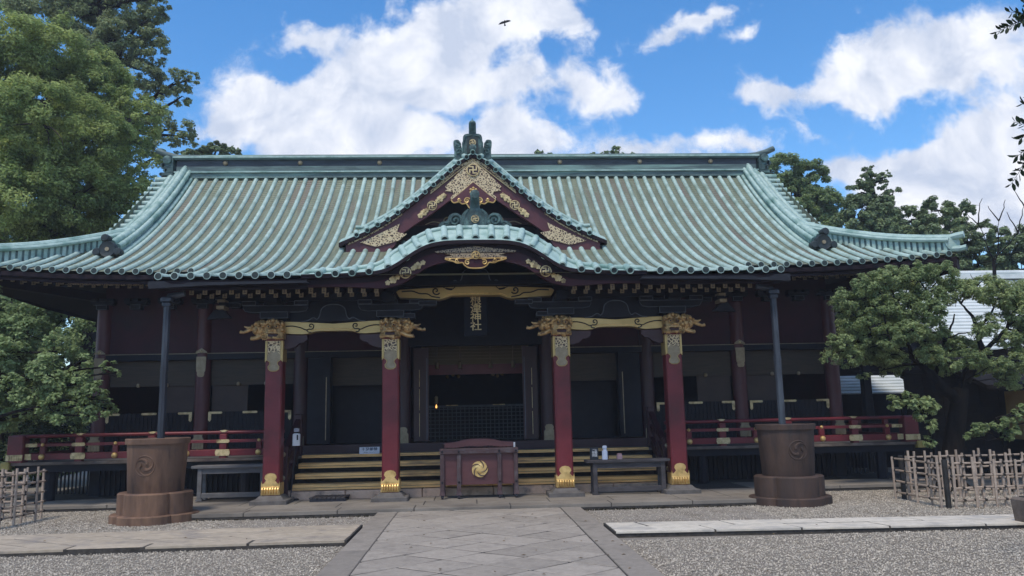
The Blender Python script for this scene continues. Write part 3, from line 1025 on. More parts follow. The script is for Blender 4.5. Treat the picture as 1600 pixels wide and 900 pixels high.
for s in (-1, 1):
    # descending ridge
    xk = 8.12
    mb = MB()
    ys = frange(17.95, Y_RIDGE-.1, 40)
    w, h = .13, .27
    pts = []
    b0 = mb.n
    for y in ys:
        z = zb(y)
        mb.v += [(s*xk-w, y, z-.05), (s*xk-w, y, z+h), (s*xk+w, y, z+h), (s*xk+w, y, z-.05)]
    mb.n += 4*len(ys)
    for i in range(len(ys)-1):
        for j in range(4):
            q = [b0+i*4+j, b0+i*4+(j+1) % 4, b0+(i+1)*4+(j+1) % 4, b0+(i+1)*4+j]
            mb.f.append(q); mb.m.append(0)
    mb.f.append([b0, b0+3, b0+2, b0+1]); mb.m.append(0)
    def rings(x, dzv, r, y0, y1, m=1, seg=.2):
        n = int((y1-y0)/seg)
        P, R = [], []
        for i in range(n):
            for q, k in ((0, 1.06), (.95, .95)):
                y = y0+(y1-y0)*(i+q)/n
                P.append((x, y, zb(y)+dzv)); R.append(r*k)
        mb.tube(P, R, 8, m)
    for i in range(44):
        y = 18.0+i*.097
        sl_ = .35+2*.0527*(y-Y_EAVE)
        z = zb(y)
        xx = s*(xk-w-.004)
        a_, b_ = sorted((xx-s*.014, xx+s*.02))
        mb.hexa([(a_, y, z+.02), (b_, y, z+.02), (b_, y+.07, z+.02+.07*sl_), (a_, y+.07, z+.02+.07*sl_), (a_, y, z+h-.06), (b_, y, z+h-.06), (b_, y+.07, z+h-.06+.07*sl_), (a_, y+.07, z+h-.06+.07*sl_)], 1)
    rings(s*xk, h+.04, .088, 17.86, Y_RIDGE-.12)
    rings(s*(xk-.14), h-.02, .058, 17.86, Y_RIDGE-.15)
    rings(s*(xk+.17), h-.06, .07, 17.9, Y_RIDGE-.15)
    rings(s*(xk-.2), .05, .055, 17.8, Y_RIDGE-.15)
    rings(s*(xk+.36), .10, .09, 18.9, Y_RIDGE-.15)
    o = mb.build('descending_ridge', [M_RIDGE, M_TUBE], hall, smooth=50)  # dark body colour imitates shade between the pale side flutes
    mb = MB()
    disc_cluster(mb, (s*xk, 17.66, zb(17.7)+.22), .19)
    mb.lathe([(.085, -.2), (.09, 0), (.07, .03)], (s*(xk+.07), 17.66, zb(17.7)+.48), 12, 0, 'Y')
    mb.build('ridge_end_tile', [pm('blackened_bronze', (.010, .016, .018), (.024, .034, .036), 12, .55), M_PLATE], o, smooth=35)
    # verge tiles pointing sideways
    VT = MB()
    VT.tube([(0, 0, 0), (s*.42, 0, -.02), (s*.42, 0, -.02), (s*.47, 0, -.022)], [.075, .08, .09, .09], 8, 0, mcap=1)
    vme = VT.mesh('verge_tile', [M_TUBE, M_CAP], smooth=50)
    y = 18.95
    while y < Y_RIDGE-.25:
        inst('verge_tile', vme, o, (s*8.42, y, zb(y)+.06))
        sl_ = .35+2*.0527*(y-Y_EAVE)
        y += .30/math.hypot(1, sl_)
    # corner ridge running out to the eave corner
    mb = MB()
    N_ = 30
    P1, P2, P3 = [], [], []
    b0 = mb.n
    nx, ny = s*.7071*-1, -.7071
    for i in range(N_):
        q = i/(N_-1)
        t = 2.45*(1-q)+.12*q
        X, Y = s*(XM-t), Y_EAVE+t
        z = zr(X, Y)+.02+.05*max(0, q-.6)
        ox, oy = s*.1*.7071, .1*.7071*-1
        ox, oy = .085*s*.7071, .085*.7071
        hh = .24
        mb.v += [(X-ox, Y-oy, z-.06), (X-ox, Y-oy, z+hh), (X+ox, Y+oy, z+hh), (X+ox, Y+oy, z-.06)]
        P1.append((X, Y, z+hh+.06)); P2.append((X-ox*1.5, Y-oy*1.5, z+hh-.01))
    mb.n += 4*N_
    for i in range(N_-1):
        for j in range(4):
            mb.f.append([b0+i*4+j, b0+i*4+(j+1) % 4, b0+(i+1)*4+(j+1) % 4, b0+(i+1)*4+j]); mb.m.append(2)  # body coloured darker to paint shade into the gaps between flutes
    e = b0+4*(N_-1)
    mb.f.append([e, e+1, e+2, e+3]); mb.m.append(0)
    last = Vector(P1[-1])
    P1.append(tuple(last+Vector((s*.10, -.10, .02)))); P1.append(tuple(last+Vector((s*.20, -.20, .03))))
    mb.tube(P1, .075, 8, 0); mb.tube(P2, .05, 8, 0)
    for i in range(26):
        q = (i+.5)/26
        t = 2.4*(1-q)+.14*q
        X, Y = s*(XM-t), Y_EAVE+t
        z = zr(X, Y)+.02
        for g_ in (-1,):
            ox, oy = s*.092*.7071, .092*.7071
            dx, dy = s*.034*.7071, -.034*.7071
            px, py = X+g_*ox, Y+g_*oy
            mb.hexa([(px-dx, py-dy-.012, z-.04), (px+dx, py+dy-.012, z-.04), (px+dx, py+dy+.01, z-.04), (px-dx, py-dy+.01, z-.04), (px-dx, py-dy-.012, z+.20), (px+dx, py+dy-.012, z+.20), (px+dx, py+dy+.01, z+.20), (px-dx, py-dy+.01, z+.20)])
    mb.tube([(s*(XM-.7), Y_EAVE+.7, zr(XM-.7, Y_EAVE+.7)+.02), (s*(XM+.02), Y_EAVE-.02, zr(XM, Y_EAVE)+.09), (s*(XM+.1), Y_EAVE-.1, zr(XM, Y_EAVE)+.10)], .07, 8, 0, mcap=1)
    ex, ey = s*(XM-.1), Y_EAVE+.1
    mb.lathe([(.16, -.1), (.165, .02), (.13, .03)], (ex, ey-.02, zr(XM-.1, ey)+.22), 14, 0, 'Y')
    mb.build('corner_ridge', [M_TUBE, M_CAP, M_RIDGE], hall, smooth=40)
    # corner rafter beam below
    mb = MB()
    a, b = Vector((s*(XM-.04), Y_EAVE+.04, zr(XM, Y_EAVE)-.14)), Vector((s*8.4, 18.7, 4.6))
    n_ = Vector((.07, .07*s, 0))
    dv = Vector((0, 0, -.2))
    mb.hexa([a-n_+dv, a+n_+dv, b+n_+dv, b-n_+dv, a-n_, a+n_, b+n_, b-n_], 0)
    mb.build('corner_rafter', M_EAVE, hall)

# ---- rafters with gilt end caps
def rafter_mesh(L, sl_):
    m_ = MB()
    h = .05
    m_.hexa([(-.036, 0, -h), (.036, 0, -h), (.036, L, -h+sl_*L), (-.036, L, -h+sl_*L), (-.036, 0, h), (.036, 0, h), (.036, L, h+sl_*L), (-.036, L, h+sl_*L)])
    return m_.mesh('rafter', [M_EAVE])
CAPR = MB()
CAPR.box(-.040, .040, -.014, 0, -.054, .054, 0)
CAPR.box(-.022, .022, -.017, -.0141, -.03, -.022, 1)
CAPR.box(-.022, .022, -.017, -.0141, .022, .03, 1)
CAPR.box(-.004, .004, -.017, -.0141, -.0215, .0215, 1)
CAPR = CAPR.mesh('rafter_cap', [M_PLATE, M_INK])
RF1, RF2 = rafter_mesh(1.1, .21), rafter_mesh(1.6, .27)
RM1, RM2 = rafter_mesh(1.0, .3), rafter_mesh(1.3, .36)
for s in (-1, 1):
    for i in range(15):
        x = s*(1.82+i*.236)
        for (me, y, z) in ((RF1, 14.42, 3.975), (RF2, 14.97, 3.99)):
            o = inst('rafter', me, hall, (x+(s*.05 if me is RF2 else 0), y, z))
            inst('rafter_cap', CAPR, o, ORG[o.name])
    for i in range(17):
        x = s*(6.1+i*.25)
        lf = lift(x, 0)
        for (me, y, z) in ((RM1, 16.78, 4.54), (RM2, 17.2, 4.56)):
            o = inst('rafter', me, hall, (x+(s*.05 if me is RM2 else 0), y, z+lf))
            inst('rafter_cap', CAPR, o, ORG[o.name])
# gilt scroll plates below the ends of the bell gable and beside the eaves
for s in (-1, 1):
    for (x0, x1, y, z0, z1) in ((2.1, 3.15, 14.2, 4.045, 4.2), (4.55, 5.15, 14.2, 4.05, 4.12)):
        mb = MB()
        mb.prism([(s*x0, z0), (s*x1, z0), (s*(x1*.75+x0*.25), z0+(z1-z0)*.45), (s*(x0*.6+x1*.4), z1), (s*(x0*.85+x1*.15), z1-.03)], y, y+.02)
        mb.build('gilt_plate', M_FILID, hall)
    mb = MB()
    mb.prism([(s*6.9, 4.49), (s*8.5, 4.53), (s*8.1, 4.6), (s*7.2, 4.58)], 16.68, 16.7)
    mb.build('gilt_plate', M_FILID, hall)

# ---- gutter and downspouts
for s in (-1, 1):
    mb = MB()
    mb.prism([(s*5.72, 4.10), (s*5.45, 4.10), (s*5.32, 4.045), (s*5.12, 4.045), (s*5.05, 4.07), (s*4.8, 4.075), (s*3.0, 4.08), (s*2.95, 4.045), (s*4.7, 4.02), (s*5.3, 3.99), (s*5.72, 3.97)], 13.96, 14.06)
    g = mb.build('gutter', pm('gutter_metal', (.010, .011, .016), (.02, .022, .03), 5, .6, spec=.3), hall)
    mb = MB()
    mb.tube([(s*5.2, 14.3, 3.93), (s*5.35, 14.3, 3.9), (s*5.5, 14.3, 3.88)], .05, 8)
    mb.cbox(s*5.5-.095, s*5.5+.095, 14.2, 14.4, 3.78, 3.86, .02)
    mb.cbox(s*5.5-.075, s*5.5+.075, 14.225, 14.375, 3.70, 3.779, .02)
    mb.tube([(s*5.5, 14.3, 3.70), (s*5.5, 14.3, 2.6)], [.062, .062], 8, 0)
    mb.tube([(s*5.5, 14.3, 2.62), (s*5.5, 14.3, 2.55)], [.072, .072], 8, 0)
    mb.tube([(s*5.5, 14.3, 2.55), (s*5.5, 14.3, 1.38)], [.066, .066], 8, 0)
    mb.build('downspout', M_PIPE, hall, smooth=40)

# ---- porch columns
COLX = (-3.88, -1.66, 1.66, 3.88)
YC = 15.6
for X in COLX:
    h = .16
    mb = MB()
    mb.cbox(X-h, X+h, YC-h, YC+h, .27, 3.25, .025)
    col = mb.build('porch_column', M_RED, hall)
    mb = MB()
    a, b = .34, .33
    mb.cbox(X-a, X+a, YC-a, YC+a, .10, .20, .012)
    lo, hi = .27, .20
    mb.hexa([(X-lo, YC-lo, .199), (X+lo, YC-lo, .199), (X+lo, YC+lo, .199), (X-lo, YC+lo, .199), (X-hi, YC-hi, .272), (X+hi, YC-hi, .272), (X+hi, YC+hi, .272), (X-hi, YC+hi, .272)])
    mb.build('base_stone', pm('dark_base_stone', (.095, .085, .078), (.15, .135, .125), 7, .85, bump=.3, bscale=60), col)
    # gilt shoe: stepped outline with a ribbed band
    mb = MB()
    out = mirror([(0, .685), (.06, .675), (.10, .645), (.115, .60), (.095, .565), (.08, .55), (.125, .50), (.15, .485), (.168, .55), (.168, .285)])
    front_ = [(X+x, z) for x, z in out]
    mb.prism(front_, YC-h-.014, YC-h-.002, 0)
    for sx in (-1, 1):
        mb.box(X+sx*h if sx > 0 else X-h-.014, X+h+.014 if sx > 0 else X-h, YC-h-.013, YC+h, .285, .50, 0)
    for k in range(7):
        xx = X-.145+k*.0483
        mb.tube([(xx, YC-h-.016, .30), (xx, YC-h-.03, .33), (xx, YC-h-.03, .39), (xx, YC-h-.016, .415)], [.018, .022, .022, .016], 6, 0)
    mb.tube([(X-.17, YC-h-.016, .425), (X+.17, YC-h-.016, .425)], .012, 6, 0)
    mb.build('gilt_shoe', M_GOLD, col, smooth=35)
    # gilt plate at the top with a lobed tail
    mb = MB()
    plate = mirror([(0, 2.585), (.055, 2.59), (.098, 2.625), (.105, 2.67), (.07, 2.72), (.075, 2.76), (.13, 2.8), (.13, 3.17)])
    mb.prism([(X+x, z) for x, z in plate], YC-h-.010, YC-h-.001, 0)
    mb.prism([(X+x, z) for x, z in mirror([(0, 2.94), (.05, 2.98), (.118, 2.9), (.118, 3.165)])], YC-h-.016, YC-h-.0101, 2)
    ol = [(x, z) for x, z in [(0, 2.585), (.055, 2.59), (.098, 2.625), (.105, 2.67), (.07, 2.72), (.075, 2.76), (.13, 2.8), (.13, 3.17)]]
    for sx in (-1, 1):
        mb.tube([(X+sx*x, YC-h-.014, z) for x, z in ol], .008, 5, 1)
        mb.prism([(X+sx*.135, 2.80), (X+sx*.166, 2.76), (X+sx*.166, 3.17), (X+sx*.135, 3.17)], YC-h-.012, YC-h+.02, 1)
        mb.box(min(X+sx*h, X+sx*(h+.009)), max(X+sx*h, X+sx*(h+.009)), YC-h+.02, YC+h, 2.78, 3.17, 1)
    mb.build('gilt_plate', [M_PLATE, M_GOLDP, M_FILI], col)

# ---- carved gilt lion and elephant heads
def carve_head(X, s, seed):
    """mask facing forward plus an elephant-like head reaching sideways (s = direction)"""
    r_ = random.Random(seed)
    mb = MB()
    mb.cbox(X-.19, X+.19, 15.34, 15.62, 3.2, 3.56, .05)
    z0 = 3.37
    for i in range(34):      # curls of the mane
        a = r_.uniform(0, 2*math.pi)
        q = r_.uniform(.75, 1.0)
        mb.ball((X+.2*q*math.cos(a), 15.34+r_.uniform(-.02, .06), z0+.19*q*math.sin(a)), r_.uniform(.028, .045), 6, 4)
    for sx in (-1, 1):
        mb.ball((X+sx*.075, 15.29, z0+.06), (.045, .04, .04), 8, 5)
        mb.ball((X+sx*.075, 15.255, z0+.055), .018, 6, 4, 1)
        mb.tube([(X+sx*.03, 15.28, z0+.10), (X+sx*.09, 15.27, z0+.135), (X+sx*.15, 15.3, z0+.09)], [.02, .028, .012], 6)
        mb.ball((X+sx*.17, 15.33, z0+.12), (.035, .05, .06), 7, 4)
        mb.ball((X+sx*.055, 15.235, z0-.02), .032, 7, 5)
        for k in range(3):
            mb.tube([(X+sx*(.11+k*.03), 15.27, z0-.12), (X+sx*(.11+k*.03), 15.24, z0-.17), (X+sx*(.11+k*.03), 15.26, z0-.2)], [.02, .022, .008], 6)
    mb.ball((X, 15.25, z0-.01), (.05, .06, .04), 8, 5)
    mb.tube([(X-.12, 15.28, z0-.07), (X-.06, 15.245, z0-.055), (X, 15.235, z0-.065), (X+.06, 15.245, z0-.055), (X+.12, 15.28, z0-.07)], .022, 6)
    mb.box(X-.09, X+.09, 15.3, 15.335, z0-.13, z0-.075, 1)
    # side head
    cx = X+s*.30
    mb.ball((cx, 15.5, 3.40), (.15, .13, .13), 10, 6)
    for i in range(22):
        a, b2 = r_.uniform(0, 2*math.pi), r_.uniform(-1, 1)
        mb.ball((cx+s*r_.uniform(-.12, .05)+.0, 15.5+.13*math.cos(a), 3.42+.14*math.sin(a)), r_.uniform(.025, .042), 6, 4)
    for k, (dx, z, r) in enumerate(((.36, 3.49, .04), (.30, 3.52, .045), (.42, 3.46, .03), (.24, 3.5, .05))):
        mb.ball((X+s*dx, 15.42, z), r, 6, 4)
    mb.tube([(X+s*.36, 15.5, 3.42), (X+s*.46, 15.5, 3.415), (X+s*.54, 15.5, 3.37), (X+s*.61, 15.5, 3.345), (X+s*.67, 15.5, 3.36)], [.07, .048, .036, .03, .034], 8)
    mb.tube([(X+s*.44, 15.45, 3.43), (X+s*.52, 15.45, 3.43), (X+s*.58, 15.44, 3.455)], [.03, .024, .01], 6)
    mb.tube([(X+s*.22, 15.48, 3.30), (X+s*.32, 15.46, 3.24), (X+s*.41, 15.45, 3.22), (X+s*.45, 15.45, 3.235)], [.06, .045, .04, .03], 8)
    for k in range(3):
        mb.ball((X+s*(.42+.012*k), 15.41+.03*k, 3.205), .02, 6, 4)
    return mb


for X in COLX:
    s = (-1 if X < 0 else 1) if abs(X) > 3 else (1 if X < 0 else -1)
    carve_head(X, s, int(X*100)).build('gilt_carving', [M_CARVE, M_REDDK], hall, smooth=50)

# ---- rainbow beams
def beam(x0, x1, mid, mirrored):
    L_ = x1-x0
    def P(u): return x0+u
    top = [(0, 3.54), (.25, 3.535), (L_*.5, 3.49), (L_-.25, 3.535), (L_, 3.54)]
    bot = [(0, 3.32), (.12, 3.305), (.34, 3.295), (.46, 3.31), (.56, 3.345), (.7, 3.355), (L_-.7, 3.355), (L_-.56, 3.345), (L_-.46, 3.31), (L_-.34, 3.295), (L_-.12, 3.305), (L_, 3.32)]
    mb = MB()
    poly = [(P(a), z) for a, z in top]+[(P(a), z) for a, z in bot[::-1]]
    mb.prism(poly, 15.50, 15.70, 0)
    lip = [(P(a), z) for a, z in bot[4:8]]
    for (ax, sg) in ((P(.0), 1), (P(L_), -1)):
        mb.tube([(ax+sg*q[0], q[1], q[2]) for q in spiral(.50, 15.49, 3.45, .07, 1.25, -2.2, 1)], .011, 5, 1)
        mb.tube([(ax+sg*x, 15.49, z) for x, z in curve_pts([(.46, 3.39), (.4, 3.375), (.3, 3.42), (.15, 3.455), (.02, 3.45)], 14)], .011, 5, 1)
        mb.tube([(ax+sg*x, 15.49, z) for x, z in curve_pts([(.42, 3.385), (.44, 3.34), (.5, 3.325)], 8)], .011, 5, 1)
    mb.tube([(P(x), 15.495, z) for x, z in curve_pts([(.5, 3.34), (.62, 3.385), (L_-.62, 3.385), (L_-.5, 3.34)], 24)], .006, 5, 2)
    o = mb.build('gilt_beam', [M_GOLDP, M_BLACK, M_GOLD], hall, smooth=30)
    for (ax, sg) in ((P(0), 1), (P(L_), -1)):
        mb = MB()
        mb.prism([(ax+sg*x, z) for x, z in [(-.02, 3.28), (.42, 3.28), (.43, 3.2), (.36, 3.14), (.28, 3.13), (.2, 3.06), (.08, 3.02), (-.02, 3.02)]], 15.54, 15.66)
        mb.build('beam_bracket', M_REDDK, hall)


beam(-3.70, -1.84, 0, False)
beam(1.84, 3.70, 0, True)
top_c = mirror([(0, 4.19), (.5, 4.185), (1.0, 4.165), (1.5, 4.14), (1.56, 4.10), (1.5, 3.99), (.92, 3.955), (.72, 3.94), (.6, 3.97), (.48, 4.015), (0, 4.02)])
mb = MB()
mb.prism(top_c, 15.5, 15.74, 0)
for sg in (-1, 1):
    mb.tube([(sg*q[0], q[1], q[2]) for q in spiral(.78, 15.49, 4.11, .085, 1.2, -2.6, 1)], .014, 5, 1)
    mb.tube([(sg*x, 15.49, z) for x, z in curve_pts([(.70, 3.97), (.86, 4.0), (.95, 4.05), (1.1, 4.06), (1.25, 4.11), (1.45, 4.10)], 20)], .013, 5, 1)
    mb.tube([(sg*x, 15.49, z) for x, z in curve_pts([(.40, 4.185), (.47, 4.135), (.57, 4.15), (.66, 4.19)], 12)], [.008]*4+[.02]*5+[.008]*4, 5, 1)
    mb.tube([(sg*x, 15.495, z) for x, z in curve_pts([(.62, 3.985), (.5, 4.04), (.2, 4.05), (0, 4.05)], 14)], .007, 5, 2)
mb.build('gilt_beam', [M_GOLDP, M_BLACK, M_GOLD], hall, smooth=30)

# ---- bracket sets over the columns, frieze boards and frog-leg struts
def edge_box(mb, x0, x1, y0, y1, z0, z1):
    mb.box(x0, x1, y0, y1, z0, z1, 0)
    r = .007
    y = y0-.004
    for a, b in (((x0, z0), (x1, z0)), ((x1, z0), (x1, z1)), ((x1, z1), (x0, z1)), ((x0, z1), (x0, z0))):
        mb.tube([(a[0], y, a[1]), (b[0], y, b[1])], r, 4, 1)


for X in COLX:
    mb = MB()
    s = 1 if X > 0 else -1
    edge_box(mb, X-.26, X+.26, 15.36, 15.84, 3.60, 3.72)
    arm = [(-.62, 3.81), (-.58, 3.75), (-.44, 3.73), (.44, 3.73), (.58, 3.75), (.62, 3.81), (.62, 3.86), (-.62, 3.86)]
    mb.prism([(X+x, z) for x, z in arm], 15.48, 15.72, 0)
    mb.tube([(X+x, 15.475, z) for x, z in arm+[arm[0]]], .007, 4, 1)
    for dx in (-.5, 0, .5):
        edge_box(mb, X+dx-.13, X+dx+.13, 15.42, 15.78, 3.862, 3.94)
    if abs(X) < 3:
        d = -s
        edge_box(mb, X+d*.30-.17, X+d*.30+.17, 15.40, 15.80, 3.58, 3.655)
        edge_box(mb, X+d*.72-.17, X+d*.72+.17, 15.40, 15.80, 3.82, 3.90)
    mb.prism([(X-.12, 3.86), (X+.12, 3.86), (X+.1, 4.0), (X-.1, 4.0)], 15.1, 15.6, 0)
    mb.build('bracket_set', [M_BLACK, M_BLUE], hall)
mb = MB()
for s in (-1, 1):
    mb.box(min(s*1.62, s*5.05), max(s*1.62, s*5.05), 15.5, 15.7, 3.945, 4.10, 0)
    mb.box(min(s*1.86, s*3.68), max(s*1.86, s*3.68), 15.56, 15.62, 3.5, 3.944, 0)
    for k, (dx, z) in enumerate(((0, 4.0), (-.06, 3.93), (-.1, 3.87), (-.07, 3.8))):
        x = s*(4.92+dx)
        mb.box(x-.07, x+.07, 15.3-.04*k, 15.5, z-.03, z+.03, 1 if k in (1, 3) else 0)
    mb.prism([(s*4.7, 3.62), (s*5.15, 3.6), (s*5.0, 3.78), (s*4.86, 3.79)], 15.35, 15.5, 0)
mb.box(-1.56, 1.56, 15.62, 15.7, 4.15, 4.8, 0)
mb.box(-1.6, 1.6, 15.35, 15.55, 4.2, 4.28, 0)
mb.build('frieze_board', [M_BLACK, M_PLATE], hall)
for cx, base, w in ((-2.77, 3.52, .62), (2.77, 3.52, .62), (0, 4.205, .66)):
    ol = [(-w, base+.01), (-w*.8, base+.03), (-w*.62, base+.09), (-w*.5, base+.06), (-w*.42, base+.12), (-w*.36, base+.26), (-w*.2, base+.33), (0, base+.345)]
    ol = ol+[(-x, z) for x, z in ol[::-1][1:]]
    mb = MB()
    yy = 15.46 if cx else 15.40
    mb.prism([(cx+x, z) for x, z in ol], yy, yy+.09, 0)
    c_ = curve_pts(ol, 60)
    mb.tube([(cx+x, yy-.005, z) for x, z in c_], .010, 4, 1)
    mb.build('frog_leg_strut', [M_BLACK, M_BLUE], hall)

# ---- plinth, veranda floor, body walls
YW = 18.5
BCX = (-8.45, -6.2, -4.0, -1.66, 1.66, 4.0, 6.2, 8.45)
mb = MB()
mb.box(-9.6, 9.6, 17.22, 18.8, .86, .905, 0)
for s in (-1, 1):
    mb.box(min(s*8.3, s*9.6), max(s*8.3, s*9.6), 18.8, 27.0, .86, .905, 0)
mb.box(-9.55, -3.8, 17.28, 17.42, .70, .855, 1)
mb.box(3.8, 9.55, 17.28, 17.42, .70, .855, 1)
mb.build('veranda_floor', [M_BENCHG, M_BLACK], hall)
mb = MB()
for s in (-1, 1):      # edge boards, worn pale on their front
    mb = MB()
    mb.box(min(s*3.82, s*9.62), max(s*3.82, s*9.62), 17.16, 17.225, .85, .91, 0)
    mb.build('veranda_edge', pm('worn_edge_board', (.10, .075, .06), (.2, .155, .125), 10, .8, stretch=(.4, 1, 1), c3=(.05, .03, .03), s3=3), hall)
post = MB()
post.lathe([(.13, 0), (.13, .02), (.115, .03), (.115, .76)], (0, 0, 0), 10)
POST = post.mesh('veranda_post', [M_BLACK])
for x in (-8.9, -6.8, -4.9, 4.9, 6.8, 8.9):
    inst('veranda_post', POST, hall, (x, 17.45, .10))
mb = MB()
mb.box(-8.5, 8.5, 18.3, 18.36, .1, .86, 0)
for s in (-1, 1):
    for k in range(38):
        x = s*(4.2+k*.11)
        mb.box(x-.02, x+.02, 18.24, 18.28, .12, .86, 0)
for s in (-1, 1):
    mb.box(min(s*8.44, s*8.5), max(s*8.44, s*8.5), 18.361, 26, .1, .86, 0)
    for k in range(12):
        x = s*(8.6+k*.085)
        mb.box(x-.015, x+.015, 19.0, 19.03, .1, .86, 0)
mb.build('underfloor_grille', M_BLACK, hall)

mb = MB()
for s in (-1, 1):
    a, b = sorted((s*1.8, s*8.45))
    mb.box(a, b, YW-.03, YW+.05, 3.22, 4.75, 0)
    mb.box(min(s*8.41, s*8.47), max(s*8.41, s*8.47), YW, 26, .9, 5.4, 0)
mb.box(-1.8, 1.8, YW+.02, YW+.07, 3.48, 4.75, 1)
mb.box(-8.45, 8.45, 26, 26.1, .9, 5.4, 0)
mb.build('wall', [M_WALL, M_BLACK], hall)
mb = MB()
for s in (-1, 1):
    a, b = sorted((s*1.7, s*8.45))
    mb.box(a, b, YW-.12, YW+.10, 3.06, 3.21, 0)
    mb.box(a, b, YW-.127, YW-.121, 3.19, 3.203, 1)
mb.box(-1.7, 1.7, YW-.12, YW+.10, 3.28, 3.5, 0)
mb.build('tie_beam', [M_BLACK, M_PLATE], hall)
for X in BCX:
    mb = MB()
    mb.lathe([(.165, 0), (.165, 3.45)], (X, YW, .9), 16)
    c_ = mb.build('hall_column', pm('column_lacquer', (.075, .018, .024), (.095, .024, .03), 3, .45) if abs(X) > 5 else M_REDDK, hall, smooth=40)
    mb = MB()
    if abs(X) > 5:
        pl = mirror([(0, 2.66), (.06, 2.67), (.085, 2.72), (.075, 2.76), (.10, 2.80), (.11, 3.12)])
        mb.prism([(X+x, z) for x, z in pl], YW-.19, YW-.168, 0)
        mb.build('column_fitting', [M_PLATE, M_GOLDM], c_)
        mb = MB()
        pk = mirror([(0, 3.31), (.05, 3.28), (.12, 3.23), (.125, 3.205)])
        mb.prism([(X+x, z) for x, z in pk], YW-.2, YW-.17, 0)
        mb.lathe([(.03, 0), (.012, .03)], (X, YW-.2, 3.245), 8, 1, 'Y')
        mb.build('column_fitting', [M_PLATE, M_GOLDM], c_)
        mb = MB()
    pl = mirror([(0, 1.45), (.06, 1.44), (.10, 1.39), (.085, 1.33), (.12, 1.29), (.125, 1.07)])
    mb.prism([(X+x, z) for x, z in pl], YW-.2, YW-.17, 0)
    for k in (-.07, 0, .07):
        mb.tube([(X+k, YW-.203, 1.09), (X+k, YW-.203, 1.24)], .006, 4, 0)
    mb.build('column_fitting', [M_PLATE, M_GOLDM], c_)
    mb = MB()
    mb.lathe([(.075, 0), (.07, .03), (.045, .05), (.04, .065), (.02, .075)], (X, YW-.2, .985), 12, 1, 'Y')
    mb.build('column_fitting', [M_PLATE, M_GOLDM], c_)

# side bays: screens, openings, shutters
bays = [(-8.28, -6.37), (-6.03, -4.17), (4.17, 6.03), (6.37, 8.28)]
for a, b in bays:
    mb = MB()
    mb.box(a, b, YW+.04, YW+.08, 2.48, 3.055, 0)
    for k in range(1, 3):
        x = a+(b-a)*k/3
        mb.lathe([(.03, -.05), (.045, -.02), (.04, .02), (.015, .04)], (x, YW+.02, 2.51), 8, 1)
    mb.build('rolled_blind', [pm('dusty_screen', (.040, .031, .022), (.062, .047, .032), 3, .7, stretch=(1, 1, 12)), M_PLATE], hall)
    mb = MB()
    mb.box(a, b, YW-.06, YW-.02, 1.0, 1.88, 0)
    n = int((b-a)/.09)
    for k in range(1, n):
        x = a+(b-a)*k/n
        mb.box(x-.012, x+.012, YW-.085, YW-.0601, 1.0, 1.88, 1)
    for k in range(1, 10):
        z = 1.0+.088*k
        mb.box(a, b, YW-.092, YW-.0851, z-.01, z+.01, 1)
    sh = mb.build('lattice_shutter', [M_BLACK, M_BLACK], hall)
    mid = (a+b)/2
    for (x0, sg) in ((a, 1), (b, -1)):
        mb = MB()
        mb.prism([(x0+sg*.01, 1.885), (x0+sg*.30, 1.885), (x0+sg*.32, 1.86), (x0+sg*.30, 1.835), (x0+sg*.075, 1.835), (x0+sg*.075, 1.70), (x0+sg*.042, 1.665), (x0+sg*.01, 1.70)], YW-.115, YW-.093)
        mb.build('gilt_corner', M_GOLDM, sh)
    mb = MB()
    mb.prism([(mid-.17, 1.86), (mid-.15, 1.885), (mid+.15, 1.885), (mid+.17, 1.86), (mid+.15, 1.835), (mid-.15, 1.835)], YW-.115, YW-.093)
    mb.build('gilt_bar', M_GOLDM, sh)
    mb = MB()     # timber stile dividing the opening
    x = b-.42 if a < 0 else a+.42
    if abs(a) < 6.2:
        x = a+.42 if a < 0 else b-.42
    mb.box(min(x-.42, x+.42) if False else x-.40, x+.40, YW+.09, YW+.12, 1.88, 2.5, 0)
    mb.build('side_panel', pm('brown_panel', (.045, .03, .027), (.06, .042, .035), 3, .7), hall)
mb = MB()
for x in (-7.65, -7.02, -6.94, -6.80):
    mb.box(x-.025, x+.025, 20.2, 20.25, 1.6, 2.6, 0)
mb.build('inner_post', pm('pale_inner_wood', (.3, .3, .33), (.4, .4, .43), 3, .6), hall)

# doorway bays beside the centre
for s in (-1, 1):
    mb = MB()
    a, b = sorted((s*1.83, s*3.83))
    mb.box(a, b, YW+.02, YW+.06, 2.42, 3.055, 2)
    fa, fb = sorted((s*3.45, s*3.83))
    mb.box(fa, fb, YW-.08, YW-.01, 1.12, 3.05, 0)
    fa, fb = sorted((s*3.28, s*3.44))
    mb.box(fa, fb, YW-.3, YW-.02, 1.12, 3.05, 0)
    mb.box(min(s*3.36, s*3.38), max(s*3.36, s*3.38), YW-.306, YW-.301, 1.2, 2.6, 1)
    a2, b2 = sorted((s*1.86, s*3.25))
    mb.box(a2, b2, YW+.5, YW+.55, 1.1, 2.5, 0)
    mb.build('folding_door', [M_BLACK, M_PLATE, pm('dusty_screen', (.040, .031, .022), (.062, .047, .032), 3, .7)], hall)
    mb = MB()
    for x0, x1, y in ((1.18, 1.44, YW+.1), (1.08, 1.17, YW-.12)):
        a, b = sorted((s*x0, s*x1))
        mb.box(a, b, y, y+.06, 1.12, 3.25, 0)
    for (z0, z1) in ((1.22, 1.75), (1.82, 2.3), (2.36, 2.75)):
        mb.box(min(s*1.30, s*1.312), max(s*1.30, s*1.312), YW+.09, YW+.0999, z0, z1, 1)
    mb.box(min(s*1.115, s*1.13), max(s*1.115, s*1.13), YW-.13, YW-.1201, 1.15, 3.0, 2)
    mb.build('folding_door', [M_REDDK, M_GOLDM, M_BLUE], hall)
mb = MB()
